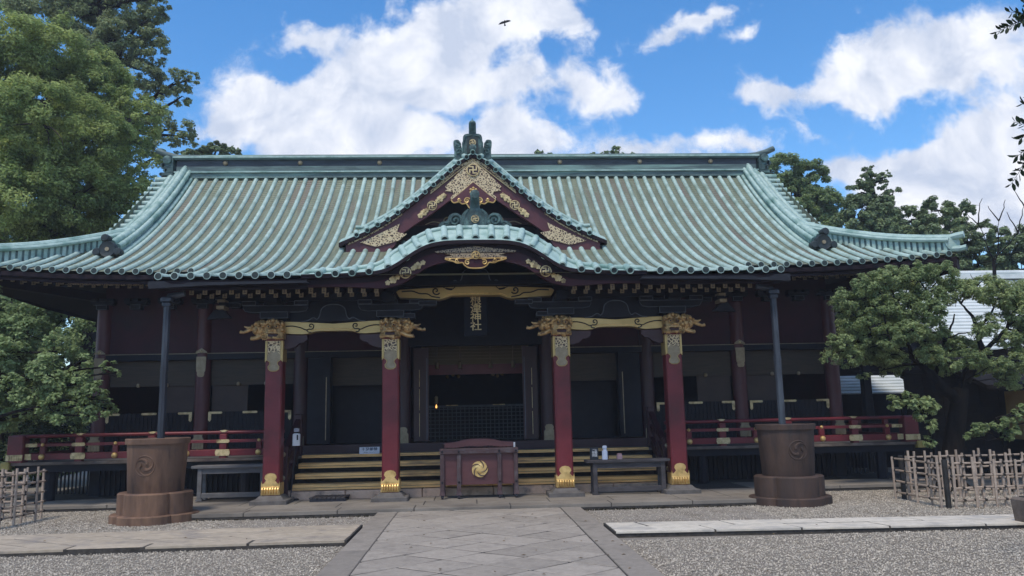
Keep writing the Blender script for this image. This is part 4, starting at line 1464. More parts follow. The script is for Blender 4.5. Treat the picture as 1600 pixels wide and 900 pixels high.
mb.box(-3.9, 3.9, YW-.28, YW+.3, .9, 1.09, 0)
mb.box(-1.3, 1.3, YW-.34, YW-.281, .905, 1.05, 0)
mb.build('threshold', M_REDDK, hall)
# dim interior: floor, ceiling, inner screens
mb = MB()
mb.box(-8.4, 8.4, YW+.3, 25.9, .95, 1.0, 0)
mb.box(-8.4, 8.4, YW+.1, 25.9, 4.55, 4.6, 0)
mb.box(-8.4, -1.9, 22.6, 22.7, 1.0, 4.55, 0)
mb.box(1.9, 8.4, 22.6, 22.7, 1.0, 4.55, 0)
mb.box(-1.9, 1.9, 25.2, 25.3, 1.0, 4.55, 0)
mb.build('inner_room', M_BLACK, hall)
mb = MB()
for k in range(24):
    x = -1.3+2.6*k/23
    mb.box(x-.012, x+.012, 21.4, 21.43, 1.0, 1.9, 0)
for k in range(9):
    z = 1.06+.1*k
    mb.box(-1.3, 1.3, 21.43, 21.45, z-.012, z+.012, 0)
mb.box(-1.3, 1.3, 21.36, 21.46, 1.9, 1.96, 0)
mb.build('inner_lattice', M_BLUE, hall)
mb = MB()
mb.box(-1.35, 1.35, 20.0, 20.03, 2.95, 3.75, 0)
for k in range(1, 9):
    mb.box(-1.35, 1.35, 19.985, 19.9999, 3.0+k*.08, 3.008+k*.08, 1)
for x in (-.95, -.38, .38, .95):
    mb.tube([(x, 19.97, 3.75), (x, 19.97, 3.02)], .014, 5, 1)
    mb.lathe([(.02, .08), (.05, .05), (.045, -.02), (.055, -.1), (.02, -.11)], (x, 19.96, 2.95), 8, 1)
mb.box(-1.35, 1.35, 20.04, 20.08, 2.7, 2.949, 2)
mb.build('bamboo_blind', [M_BLIND, M_PLATE, M_RED], hall)
mb = MB()
for x in (-.62, .62):
    mb.box(x-.16, x+.16, 21.2, 21.22, 1.94, 1.965, 0)
for k, x in enumerate((-.75, -.6, -.45, .5, .62, .75)):
    mb.ball((x, 22.0, 2.75+.04*(k % 2)), .05, 6, 4, 0)
mb.build('altar_fitting', M_GOLDM, hall)

# ---- bracket blocks in a row under the main eave
blk = MB()
edge_box(blk, -.11, .11, -.12, .12, 0, .10)
blk.prism([(-.26, .16), (-.22, .11), (.22, .11), (.26, .16), (.26, .19), (-.26, .19)], -.10, .10, 0)
for d_ in (-.19, 0, .19):
    blk.box(d_-.06, d_+.06, -.12, .12, .1905, .25, 0)
BLK = blk.mesh('bracket_block', [M_BLACK, M_BLUE])
for s in (-1, 1):
    for k in range(6):
        inst('bracket_block', BLK, hall, (s*(4.72+.745*k), YW-.12, 4.22))

# ---- railing
def railing(s):
    mb = MB()
    x0, x1 = s*4.06, s*9.62
    mb.tube([(x0, 17.27, 1.43), (x1, 17.27, 1.44)], .036, 10)
    rl = mb.build('railing', M_RED, hall, smooth=50)
    def piece(name, fn, mat=M_RED):
        q = MB(); fn(q); return q.build(name, mat, rl)
    piece('middle_rail', lambda q: q.cbox(min(x0, x1), max(x0, x1), 17.235, 17.305, 1.225, 1.285, .01))
    piece('bottom_rail', lambda q: q.cbox(min(x0, x1), max(x0, x1), 17.22, 17.32, .955, 1.085, .01))
    k = 0
    x = 4.58
    while x < 9.4:
        main = k % 2 == 1
        X = s*x
        if main:
            piece('rail_post', lambda q: q.cbox(X-.075, X+.075, 17.20, 17.34, .91, 1.40, .012))
            fits = (lambda q: q.prism([(X-.15, 1.0), (X-.13, .955), (X+.13, .955), (X+.15, 1.0), (X+.15, 1.045), (X+.13, 1.085), (X-.13, 1.085), (X-.15, 1.045)], 17.185, 17.199),
                    lambda q: q.prism([(X-.14, 1.255), (X-.12, 1.22), (X+.12, 1.22), (X+.14, 1.255), (X+.12, 1.29), (X-.12, 1.29)], 17.185, 17.199),
                    lambda q: q.prism([(X-.08, 1.475), (X-.03, 1.44), (X+.03, 1.44), (X+.08, 1.475), (X, 1.485)], 17.225, 17.32))
            for fn_ in fits: piece('gilt_fitting', fn_, M_GOLDM)
        else:
            piece('rail_post', lambda q: q.cbox(X-.055, X+.055, 17.215, 17.325, 1.08, 1.23, .01))
            piece('gilt_knob', lambda q: q.lathe([(.06, 0), (.062, .02), (.045, .05), (.02, .062)], (X, 17.218, 1.015), 12, 0, 'Y'), M_GOLD)
            piece('gilt_knob', lambda q: q.lathe([(.036, 0), (.036, .015), (.015, .04)], (X, 17.232, 1.262), 10, 0, 'Y'), M_GOLD)
        x += .735; k += 1
    X = s*9.5
    piece('corner_post', lambda q: q.cbox(min(X-.16, X+.16), max(X-.16, X+.16), 17.14, 17.40, .91, 1.46, .02))
    def cf(q):
        q.box(X-.165, X+.165, 17.13, 17.139, .95, 1.07, 0)
        for d in (-.1, -.05, 0, .05, .1):
            q.tube([(X+d, 17.125, .96), (X+d, 17.125, 1.06)], .012, 5, 0)
    piece('gilt_fitting', cf, M_GOLDM)
    piece('gilt_fitting', lambda q: q.box(min(s*9.2, s*9.33), max(s*9.2, s*9.33), 17.21, 17.219, .96, 1.08, 0), M_GOLDM)
    piece('gilt_fitting', lambda q: q.box(min(s*9.1, s*9.33), max(s*9.1, s*9.33), 17.222, 17.234, 1.22, 1.29, 0), M_GOLDM)
    # return rail along the side of the hall
    def ret(q):
        for z, h in ((1.40, .06), (1.225, .06), (.955, .13)):
            a, b = sorted((s*9.45, s*9.53))
            q.box(a, b, 17.41, 26.5, z, z+h)
        y = 18.2
        while y < 26:
            a, b = sorted((s*9.44, s*9.54))
            q.box(a, b, y, y+.1, .91, 1.39); y += 1.3
    piece('side_rail', ret)


railing(-1); railing(1)
# worn gilt corner under the veranda ends
for s in (-1, 1):
    mb = MB()
    mb.cbox(s*9.66-.09, s*9.66+.09, 17.10, 17.24, .78, .93, .02)
    mb.build('gilt_corner', pm('yellow_gilt', (.32, .24, .06), (.42, .32, .10), 8, .5, metal=.2), hall)

# ---- steps
for k, (y, z) in enumerate(((16.2, .40), (16.5, .585), (16.8, .775), (17.1, .925))):
    mb = MB()
    th = (.11, .10, .10, .055)[k]
    mb.cbox(-3.66, 3.66, y, y+.33, z-th, z, .008, 0)
    mb.box(-3.655, 3.655, y-.0035, y-.0001, z-th*.62, z-th*.56, 1)
    st = mb.build('step_board', [M_STEP, M_BLACK], hall)
mb = MB()
mb.hexa([(-3.66, 16.34, .12), (3.66, 16.34, .12), (3.66, 16.4, .12), (-3.66, 16.4, .12), (-3.66, 17.3, .86), (3.66, 17.3, .86), (3.66, 17.36, .86), (-3.66, 17.36, .86)], 0)
mb.build('step_backing', pm('dusty_dark_board', (.012, .012, .015), (.05, .05, .055), 7, .8, stretch=(1, 1, 2)), hall)
mb = MB()
xs_ = [-3.9, -2.6, -1.1, .3, 1.5, 2.7, 3.9]
for a, b in zip(xs_[:-1], xs_[1:]):
    mb.cbox(a+.006, b-.006, 16.13, 16.55, .115, .272, .015)
mb.build('step_sill_stone', M_SILL, hall)
for s in (-1, 1):       # sloping hand rails at both ends of the steps
    mb = MB()
    X = s*3.78
    for (d, w, h) in ((1.12-.0, .05, .055), (.86, .045, .05), (.55, .05, .09)):
        mb.hexa([(X-w, 16.05, .12+d-.25-h), (X+w, 16.05, .12+d-.25-h), (X+w, 17.3, .78+d-.25-h), (X-w, 17.3, .78+d-.25-h), (X-w, 16.05, .12+d-.25+h), (X+w, 16.05, .12+d-.25+h), (X+w, 17.3, .78+d-.25+h), (X-w, 17.3, .78+d-.25+h)])
    mb.cbox(X-.08, X+.08, 15.98, 16.12, .115, 1.15, .015)
    mb.cbox(X-.08, X+.08, 17.25, 17.41, .91, 1.78, .015)
    mb.cbox(X-.06, X+.06, 16.6, 16.7, .5, 1.3, .01)
    r_ = mb.build('step_rail', M_REDDK, hall)
    mb = MB()
    mb.lathe([(.04, 0), (.05, .03), (.02, .06)], (X, 16.0, 1.0), 10, 0, 'Y')
    mb.lathe([(.04, 0), (.05, .03), (.02, .06)], (X, 16.0, .55), 10, 0, 'Y')
    mb.build('gilt_knob', M_PLATE, r_)


def text_part(name, body, mat, parent, pos, size, extrude=.004, vertical=False, rotz=0.0, sx=1.0, bold=0.0):
    """lettering as real flat geometry, one mesh, centred at pos and facing the viewer"""
    cu = bpy.data.curves.new(name, 'FONT')
    cu.body = '\n'.join(body) if vertical else body
    cu.size = size
    cu.extrude = extrude
    cu.offset = bold
    cu.align_x = 'CENTER'
    cu.align_y = 'CENTER'
    cu.space_line = .82
    cu.resolution_u = 3
    tmp = bpy.data.objects.new(name+'_tmp', cu)
    COL.objects.link(tmp)
    dg = bpy.context.evaluated_depsgraph_get()
    me = bpy.data.meshes.new_from_object(tmp.evaluated_get(dg))
    bpy.data.objects.remove(tmp)
    bpy.data.curves.remove(cu)
    me.transform(Matrix.Rotation(rotz, 4, 'Z') @ Matrix.Rotation(math.pi/2, 4, 'X') @ Matrix.Scale(sx, 4, (1, 0, 0)))
    me.materials.clear()
    me.materials.append(mat)
    me.name = name
    po = ORG.get(parent.name, (0, 0, 0))
    o = bpy.data.objects.new(name, me)
    link(o, parent, (pos[0]-po[0], pos[1]-po[1], pos[2]-po[2]))
    ORG[o.name] = tuple(pos)
    return o


# ================================================================== THINGS AT THE HALL
# name plaque hung over the entrance
pq = empty('name_plaque', (0, 15.84, 3.25), 'black hanging plaque with four gilt characters in a column under the middle beam', 'plaque')
mb = MB()
mb.cbox(-.24, .24, 15.81, 15.87, 3.24, 4.1, .015, 0)
mb.build('plaque_board', pm('plaque_black', (.007, .008, .013), (.010, .011, .018), 4, .6, spec=.12), pq)
for k, ch in enumerate('根津神社'):
    text_part('character', ch, M_GOLDM, pq, (0.0, 15.80, 3.945-.172*k), .205, .006, bold=.002, sx=1.12)

# offertory box
bx = empty('offertory_box', (.02, 15.6, .12), 'maroon wooden offertory box with gilt swirl crest and curved top before the steps', 'offertory box')
cx = .02
mb = MB()
mb.box(cx-.68, cx+.68, 15.47, 16.0, .38, 1.02, 0)
mb.build('box_body', M_BOX, bx)
mb = MB()
mb.cbox(cx-.75, cx+.75, 15.40, 16.06, .96, 1.055, .012)
mb.build('top_rail', M_BOXDK, bx)
for dx in (-.70, -.385, .385, .70):
    mb = MB()
    mb.cbox(cx+dx-.04, cx+dx+.04, 15.415, 15.469, .19, .958, .008)
    mb.hexa([(cx+dx-.055, 15.40, .19), (cx+dx+.055, 15.40, .19), (cx+dx+.055, 15.47, .19), (cx+dx-.055, 15.47, .19), (cx+dx-.041, 15.41, .26), (cx+dx+.041, 15.41, .26), (cx+dx+.041, 15.47, .26), (cx+dx-.041, 15.47, .26)], 0)
    mb.lathe([(.022, 0), (.018, .012), (.008, .018)], (cx+dx, 15.414, .43), 8, 1, 'Y')
    mb.lathe([(.022, 0), (.018, .012), (.008, .018)], (cx+dx, 15.399, 1.0), 8, 1, 'Y')
    lg = mb.build('leg', [M_BOXDK, M_BLACK], bx)
    mb = MB()
    mb.tube([(cx+dx-.02, 15.44, .155), (cx+dx+.02, 15.44, .155)], .034, 12)
    mb.box(cx+dx-.028, cx+dx-.021, 15.425, 15.455, .15, .192); mb.box(cx+dx+.021, cx+dx+.028, 15.425, 15.455, .15, .192)
    mb.build('caster', M_INK, lg)
for dx in (-.70, .70):
    mb = MB()
    mb.cbox(cx+dx-.04, cx+dx+.04, 15.98, 16.05, .12, .958, .008)
    mb.build('leg', M_BOXDK, bx)
tp = curve_pts([(-.66, 1.155), (-.45, 1.17), (-.3, 1.205), (-.15, 1.222), (0, 1.225), (.15, 1.222), (.3, 1.205), (.45, 1.17), (.66, 1.155)], 32)
bt = curve_pts([(-.64, 1.075), (-.4, 1.075), (-.2, 1.10), (0, 1.085), (.2, 1.10), (.4, 1.075), (.64, 1.075)], 24)
mb = MB()
mb.prism([(cx+x, z) for x, z in tp]+[(cx+x, z) for x, z in bt[::-1]], 15.46, 15.52)
mb.prism([(cx+x, z) for x, z in tp]+[(cx+x, z) for x, z in bt[::-1]], 15.94, 16.0)
for k in range(17):
    x = cx-.6+k*.075
    mb.box(x-.012, x+.012, 15.521, 15.939, 1.06, 1.10)
mb.box(cx-.66, cx-.6, 15.521, 15.939, 1.057, 1.13); mb.box(cx+.6, cx+.66, 15.521, 15.939, 1.057, 1.13)
mb.build('curved_top', M_BOX, bx)
# round gilt crest cut by five curved grooves
mb = MB()
c0 = (cx+.01, 15.469, .665)
rim_ = []
for k in range(60):
    a = 2*math.pi*k/60
    q = ((a-.25)/(2*math.pi/5)) % 1
    r = .142+.018*q
    rim_.append((c0[0]+r*math.cos(a), c0[2]+r*math.sin(a)))
mb.prism(rim_, 15.445, 15.469, 0)
mb.lathe([(.10, 0), (.06, .012), (.02, .016)], (c0[0], 15.4449, c0[2]), 20, 0, 'Y')
for i in range(5):
    a0 = 2*math.pi*i/5+.25
    pts, rr = [], []
    for k in range(10):
        t = k/9
        r = .152*(1-t)+.045*t
        a = a0-1.5*t**1.1
        pts.append((c0[0]+r*math.cos(a), 15.441-.006*t, c0[2]+r*math.sin(a))); rr.append(.011*(1-t)**.6+.002)
    mb.tube(pts, rr, 5, 1)
mb.build('swirl_crest', [M_GOLD, M_BOXDK], bx)
slip = MB()
slip.hexa([(cx+.655, 15.55, 1.056), (cx+.70, 15.55, 1.056), (cx+.70, 15.57, 1.056), (cx+.655, 15.57, 1.056), (cx+.67, 15.56, 1.15), (cx+.70, 15.56, 1.15), (cx+.70, 15.57, 1.15), (cx+.67, 15.57, 1.15)])
tag(slip.build('paper_slip', M_WHITE), 'small white folded paper slip standing on one end of the offertory box', 'paper slip')

# rain tanks
def tank(s, mat, label):
    X, Y = s*5.55, 14.32
    t = empty('rain_tank', (X, Y, 0), label, 'rain tank', 'iron rain tanks beside the porch')
    def lobed(R, lobes=4, amp=.10, n=80, ph=.785):
        out = []
        for i in range(n):
            a = 2*math.pi*i/n
            k = abs(math.sin(lobes*(a+ph)/2))**.45
            r = R*(1-amp*1.6+amp*1.6*k)
            out.append((X+r*math.cos(a), Y+r*math.sin(a)))
        return out
    mb = MB()
    mb.vprism(lobed(.72), -.02, .145, 0, .015)
    mb.vprism(lobed(.61), .14, .50, 0, .02)
    mb.build('tank_foot', mat, t, smooth=35)
    mb = MB()
    mb.lathe([(.445, .49), (.45, .50), (.49, 1.30), (.49, 1.305), (.52, 1.305), (.525, 1.39), (.515, 1.40), (.47, 1.40), (.46, 1.30)], (X, Y, 0), 40, 0)
    mb.build('tank_barrel', mat, t, smooth=30)
    # raised swirl emblem turned slightly outwards
    mb = MB()
    ca = -math.pi/2+(-.06 if s < 0 else .05)
    def wrap(u, w, d):
        zz = .95+w
        R = .447+(zz-.5)*.05+d
        a = ca+u/R
        return (X+R*math.cos(a), Y+R*math.sin(a), zz)
    for i in range(3 if s < 0 else 3):
        a0 = 2*math.pi*i/3+.6
        pts, rr = [], []
        for k in range(16):
            q = k/15
            a = a0+q*2.6*(1 if s < 0 else -1)
            r = .05+.105*min(1, q*1.25)
            pts.append(wrap(r*math.cos(a), r*math.sin(a), .002)); rr.append(.030*(1-q*.75))
        mb.tube(pts, rr, 6)
    mb.tube([wrap((.165)*math.cos(2*math.pi*k/28), (.165)*math.sin(2*math.pi*k/28), 0) for k in range(29)], .012, 5)
    mb.build('swirl_emblem', mat, t, smooth=50)
    return t


tank(-1, M_RUST, 'lighter rusty brown iron rain tank on a lobed foot beside the grey bare bench')
tank(1, M_RUST2, 'darker brown iron rain tank on a lobed foot near the old plum tree')


def bench(name, x0, x1, y0, y1, ztop, mat, label, zb_=.12, rail=True):
    b = empty(name, ((x0+x1)/2, (y0+y1)/2, zb_), label, 'bench', 'wooden benches by the porch')
    def p(n, fn):
        q = MB(); fn(q); return q.build(n, mat, b)
    p('bench_top', lambda q: (q.cbox(x0, x1, y0, (y0+y1)/2-.004, ztop-.05, ztop, .008), q.cbox(x0, x1, (y0+y1)/2+.004, y1, ztop-.05, ztop, .008)))
    for x in (x0+.12, x1-.18):
        for y in (y0+.03, y1-.1):
            p('leg', lambda q: (q.cbox(x, x+.085, y, y+.07, zb_, ztop-.051, .006), q.box(x-.02, x+.105, y-.015, y+.085, zb_, zb_+.035)))
    p('apron', lambda q: q.box(x0+.206, x1-.181, y0+.045, y0+.075, ztop-.16, ztop-.052))
    p('stretcher', lambda q: (q.cbox(x0+.206, x1-.181, y0+.035, y0+.085, zb_+.06, zb_+.15, .006)))
    return b


bench('bench', 2.08, 3.70, 15.45, 15.85, .775, M_BENCH, 'dark weathered bench in front of the steps with small items standing on it')
bench('bench', -5.66, -4.14, 16.35, 16.75, .80, M_BENCHG, 'grey bare bench between the lighter rain tank and a porch column')
# things standing on the dark bench
t = empty('notice_card', (2.25, 15.62, .776), 'small black upright notice card with white vertical writing on the dark bench', 'notice card')
mb = MB(); mb.cbox(2.17, 2.335, 15.60, 15.635, .776, 1.01, .005); mb.build('card_board', pm('black_card', (.012, .016, .022), None, 3, .6), t)
for k, w in enumerate(('お賽銭', 'ご参拝')):
    text_part('writing', w, M_WHITE, t, (2.285-.05*k, 15.597, .90), .058, .002, vertical=True)
t = empty('bottle', (2.46, 15.62, .776), 'white plastic spray bottle with a square body on the dark bench', 'bottle')
mb = MB(); mb.cbox(2.41, 2.515, 15.585, 15.66, .776, .955, .02); mb.cbox(2.43, 2.50, 15.60, 15.645, .954, .985, .008)
mb.build('bottle_body', pm('pale_blue_white', (.55, .6, .72), (.62, .67, .78), 4, .4), t)
mb = MB(); mb.cbox(2.42, 2.505, 15.59, 15.65, .984, 1.04, .012); mb.build('cap', pm('pale_blue_white', (1, 1, 1)), t)
mb = MB(); mb.tube([(2.517, 15.61, .93), (2.53, 15.61, .87), (2.528, 15.61, .80)], .008, 6); mb.build('trigger', M_INK, t)
mb = MB(); mb.cbox(2.70, 2.80, 15.58, 15.68, .776, .85, .008); mb.cbox(2.705, 2.795, 15.585, 15.675, .849, .885, .008)
tag(mb.build('small_box', pm('dusty_pink', (.32, .2, .22), (.38, .25, .27), 4, .6)), 'small dusty pink box with a lid on the dark bench', 'box')

# paper notice at the top of the steps
nt_ = empty('paper_notice', (-2.26, 17.09, .925), 'small white paper sign with blue grey characters lying against the top step', 'notice')
mb = MB(); mb.hexa([(-2.47, 17.095, .927), (-2.05, 17.095, .927), (-2.05, 17.107, .927), (-2.47, 17.107, .927), (-2.47, 17.135, 1.065), (-2.05, 17.135, 1.065), (-2.05, 17.147, 1.065), (-2.47, 17.147, 1.065)])
mb.build('sign_board', pm('white_board', (.6, .6, .64), (.68, .68, .72), 3, .5), nt_)
text_part('writing', '土足厳禁', pm('slate_ink', (.03, .05, .1), None, 3, .6), nt_, (-2.26, 17.116, 1.012), .085, .002, bold=.001)
text_part('writing', '靴を脱いでお上がり下さい', MATS['slate_ink'], nt_, (-2.22, 17.100, .957), .026, .001)

# hand sanitiser stand
t = empty('dispenser_stand', (-3.66, 16.4, .12), 'slim black stand carrying a white hand sanitiser dispenser beside the steps', 'dispenser stand')
mb = MB(); mb.cbox(-3.62, -3.48, 16.0, 16.1, 1.16, 1.40, .02); mb.build('dispenser', M_WHITE, t)
mb = MB(); mb.box(-3.535, -3.505, 15.992, 15.9999, 1.27, 1.37); mb.build('dispenser_window', M_INK, t)
mb = MB(); mb.cbox(-3.60, -3.50, 16.02, 16.08, 1.43, 1.50, .01); mb.build('top_sign', pm('grey_label', (.25, .25, .28), (.45, .45, .5), 60, .5), t)
mb = MB()
mb.tube([(-3.55, 16.11, 1.44), (-3.57, 16.12, 1.2), (-3.66, 16.14, .16)], .014, 8)
mb.cbox(-3.82, -3.50, 16.0, 16.26, .12, .15, .01)
mb.build('stand_post', M_INK, t)
# slatted step ramp
rm = empty('slatted_mat', (-2.85, 15.95, .12), 'low dark wooden slatted duckboard lying before the steps', 'duckboard')
for k in range(8):
    x = -3.2+k*.085
    mb = MB(); mb.hexa([(x, 15.6, .175), (x+.065, 15.6, .175), (x+.10, 16.12, .175), (x+.035, 16.12, .175), (x, 15.6, .20), (x+.065, 15.6, .20), (x+.10, 16.12, .20), (x+.035, 16.12, .20)])
    mb.build('slat', M_BENCH, rm)
mb = MB()
for y in (15.62, 16.05):
    mb.box(-3.19, -2.52, y, y+.05, .12, .174)
mb.build('bearer', M_INK, rm)

# small lantern glowing inside
lt = empty('candle_lantern', (-1.0, 20.5, 1.95), 'tiny glowing lantern inside the dark centre doorway', 'lantern')
mb = MB(); mb.lathe([(.035, 0), (.045, .03), (.045, .16), (.02, .2)], (-1.0, 20.5, 1.99), 8); mb.build('shade', M_PLATE, lt)
em = bpy.data.materials.new('lantern_flame'); em.use_nodes = True
em.node_tree.nodes['Principled BSDF'].inputs['Emission Color'].default_value = (1, .45, .1, 1)
em.node_tree.nodes['Principled BSDF'].inputs['Emission Strength'].default_value = 1.2
mb = MB(); mb.lathe([(.012, 0), (.024, .03), (.014, .07), (.003, .1)], (-1.0, 20.5, 1.88), 8); mb.build('flame', em, lt)

# ================================================================== GROUND AND PAVING
gm = pm('gravel_ground', (.21, .18, .145), (.33, .288, .235), 60, .9, bump=.9, bscale=55, c3=(.22, .19, .16), s3=.5, bdist=.03)
mb = MB()
mb.grid(lambda u, v: (u, v, 0), [-600, -60, -20, -10, -5, 0, 5, 10, 20, 60, 600], [-600, -60, -10, 0, 5, 10, 15, 20, 40, 100, 900], 0)
tag(mb.build('ground', gm, at=(0, 0, 0)), kind='structure')


def clip(poly, axis, lim, keep_less):
    out = []
    n = len(poly)
    for i in range(n):
        a, b = poly[i], poly[(i+1) % n]
        ia = (a[axis] <= lim) == keep_less
        ib = (b[axis] <= lim) == keep_less
        if ia:
            out.append(a)
        if ia != ib:
            t = (lim-a[axis])/(b[axis]-a[axis])
            out.append((a[0]+(b[0]-a[0])*t, a[1]+(b[1]-a[1])*t))
    return out


def shrink(poly, g):
    cx = sum(p[0] for p in poly)/len(poly); cy = sum(p[1] for p in poly)/len(poly)
    out = []
    for x, y in poly:
        d = math.hypot(x-cx, y-cy) or 1
        k = max(0, 1-g*1.35/d)
        out.append((cx+(x-cx)*k, cy+(y-cy)*k))
    return out


def area(p):
    return abs(sum(p[i][0]*p[(i+1) % len(p)][1]-p[(i+1) % len(p)][0]*p[i][1] for i in range(len(p))))/2


PATH_Y0, PATH_Y1 = 4.6, 14.11
mb = MB(); mb.box(-1.74, 1.74, PATH_Y0, PATH_Y1, -.05, .0625)
path = tag(mb.build('stone_path', M_KERBDK, at=(0, 9, 0)), kind='structure')
mb_k = []
for s in (-1, 1):
    y = PATH_Y0
    while y < PATH_Y1-.05:
        L_ = rnd.uniform(1.5, 2.2)
        y1 = min(PATH_Y1, y+L_)
        if PATH_Y1-y1 < .5: y1 = PATH_Y1
        a, b = sorted((s*1.40, s*1.75))
        mb = MB()
        z = .072+rnd.uniform(-.002, .004)
        mb.cbox(a+.008, b, y+.006, y1-.006, -.03, z, .008)
        mb.build('border_stone', M_KERB, path)
        y = y1
hs = .46
for i in range(-8, 9):
    for j in range(-2, 32):
        if (i+j) % 2:
            continue
        cx_, cy_ = i*hs*1.02, PATH_Y0+j*hs*.86
        jx = lambda: rnd.uniform(-.012, .012)
        poly = [(cx_+hs*1.02, cy_), (cx_, cy_+hs*.86), (cx_-hs*1.02, cy_), (cx_, cy_-hs*.86)]
        poly = [(x+jx(), y+jx()) for x, y in poly]
        parts = [poly]
        for P in parts:
            for ax_, lm, kl in ((0, -1.395, False), (0, 1.395, True), (1, PATH_Y0, False), (1, PATH_Y1, True)):
                P = clip(P, ax_, lm, kl)
                if len(P) < 3: break
            if len(P) < 3 or area(P) < .01: continue
            P = shrink(P, .015)
            mb = MB()
            z = .067+rnd.uniform(-.002, .004)
            tx, ty = rnd.uniform(-.004, .004), rnd.uniform(-.004, .004)
            mb.vprism(P, .0, z, 0, .006)
            mb.v = [(x, y, zz+((x-cx_)*tx+(y-cy_)*ty if zz > .02 else 0)) for x, y, zz in mb.v]
            mb.build('paving_stone', M_PAVE, path)

# cross paths
def skew_path(x0, x1, y0, y1, label_mat, z, kerb, drift, diag):
    mb = MB()
    f = lambda x, y: y+drift*(abs(x)-1.8); y0 -= .045
    mb.hexa([(x0, f(x0, y0+.03), -.05), (x1, f(x1, y0+.03), -.05), (x1, f(x1, y1), -.05), (x0, f(x0, y1), -.05), (x0, f(x0, y0+.03), z), (x1, f(x1, y0+.03), z), (x1, f(x1, y1), z), (x0, f(x0, y1), z)])
    o = tag(mb.build('side_path', M_KERBDK), kind='structure')
    return o, f
sp, f = skew_path(-16, -1.78, 10.95, 12.5, None, .0765, True, -.02, True)
x = -1.79
while x > -15.8:
    L_ = rnd.uniform(.9, 1.4)
    xa, xb = x-L_, x
    mb = MB()
    P = shrink([(xa, f(xa, 10.93)), (xb, f(xb, 10.93)), (xb, f(xb, 11.22)), (xa, f(xa, 11.22))], .014)
    mb.vprism(P, .05, .081+rnd.uniform(-.002, .003), 0, .008)
    mb.build('border_stone', M_TANST, sp)
    x = xa
k = 0
for i in range(-4, 40):      # diagonal flags
    for j in range(3):
        w = .43
        ya, yb = 11.225+j*w, 11.225+(j+1)*w-.004
        xo = -1.0-i*.62
        sh_ = .62
        P = [(xo+sh_*(0)-j*sh_, ya), (xo+.62-j*sh_, ya), (xo+.62-(j+1)*sh_, yb), (xo-(j+1)*sh_, yb)]
        P = clip(P, 0, -1.79, True)
        if len(P) < 3: continue
        P = clip(P, 0, -15.8, False)
        if len(P) < 3 or area(P) < .02: continue
        P = shrink([(a, f(a, b)) for a, b in P], .013)
        mb = MB()
        mb.vprism(P, .0, .081+rnd.uniform(-.002, .003), 0, .006)
        mb.build('paving_stone', M_TANST, sp)
sp, f = skew_path(1.78, 14, 10.99, 11.86, None, .083, True, -.058, False)
for (ya, yb) in ((10.955, 11.385), (11.42, 11.84)):
    x = 1.79+(0 if ya < 11 else .55)
    if ya > 11:
        xs_l = [(1.79, 2.33)]
    else:
        xs_l = []
    while x < 13.8:
        L_ = rnd.uniform(1.15, 1.35)
        xs_l.append((x, x+L_)); x += L_
    for xa, xb in xs_l:
        sk = .10
        P = shrink([(xa, f(xa, ya)), (xb-.006, f(xb, ya)), (xb-sk*.9, f(xb, yb)), (xa-sk, f(xa, yb))] if xa > 2 else [(xa, f(xa, ya)), (xb-.006, f(xb, ya)), (xb-sk, f(xb, yb)), (xa, f(xa, yb))], .010)
        mb = MB()
        mb.vprism(P, .058, .088+rnd.uniform(-.002, .003), 0, .01)
        mb.build('paving_stone', M_WHITEST, sp)

# platform under the porch and under the hall
mb = MB(); mb.box(-5.49, 5.49, 14.135, 17.6, -.05, .1165); mb.box(-9.94, 9.94, 16.22, 28, -.05, .1105)
plat = tag(mb.build('stone_platform', M_KERBDK, at=(0, 16, 0)), kind='structure')
def slab(x0, x1, y0, y1, z1=.12, z0=.055):
    m_ = MB(); m_.cbox(x0+.008, x1-.008, y0+.008, y1-.008, z0, z1+rnd.uniform(-.0015, .002), .006)
    m_.build('platform_slab', M_STONE, plat)
def row(x0, x1, y0, y1, lo, hi, z1=.12):
    x = x0
    while x < x1-.01:
        L_ = rnd.uniform(lo, hi)
        xe = x+L_
        if x1-xe < lo*.6: xe = x1
        slab(x, xe, y0, y1, z1); x = xe
row(-5.5, 5.5, 14.12, 14.58, 1.3, 2.1)
row(-5.5, 5.5, 14.585, 15.3, .9, 1.6)
row(-5.5, 5.5, 15.305, 16.12, .9, 1.6)
row(-9.95, -5.505, 16.2, 16.7, 1.2, 1.9, .115)
row(5.505, 9.95, 16.2, 16.7, 1.2, 1.9, .115)
row(-9.95, -3.95, 16.705, 17.5, 1.2, 1.9, .115)
row(3.95, 9.95, 16.705, 17.5, 1.2, 1.9, .115)
row(-5.5, -3.95, 16.125, 16.70, 1.2, 1.9, .115)
row(3.95, 5.5, 16.125, 16.70, 1.2, 1.9, .115)
# scrappy moss along the foot of the platform
mb = MB()
r_ = random.Random(3)
for k in range(700):
    x = r_.choice((r_.uniform(1.8, 4.8), r_.uniform(1.8, 3.4), r_.uniform(-5, -1.8)))
    y = 14.10-abs(r_.gauss(0, .03)); h = r_.uniform(.01, .045); a = r_.uniform(0, 3.1)
    dx, dy = .02*math.cos(a), .02*math.sin(a)
    mb.add([(x-dx, y-dy, 0), (x+dx, y+dy, 0), (x+r_.uniform(-.02, .02), y, h)], [(0, 1, 2)])
tag(mb.build('moss', leaf_mat('dry_moss', (.03, .03, .018), (.06, .05, .03)), at=(0, 14, 0)), kind='stuff')

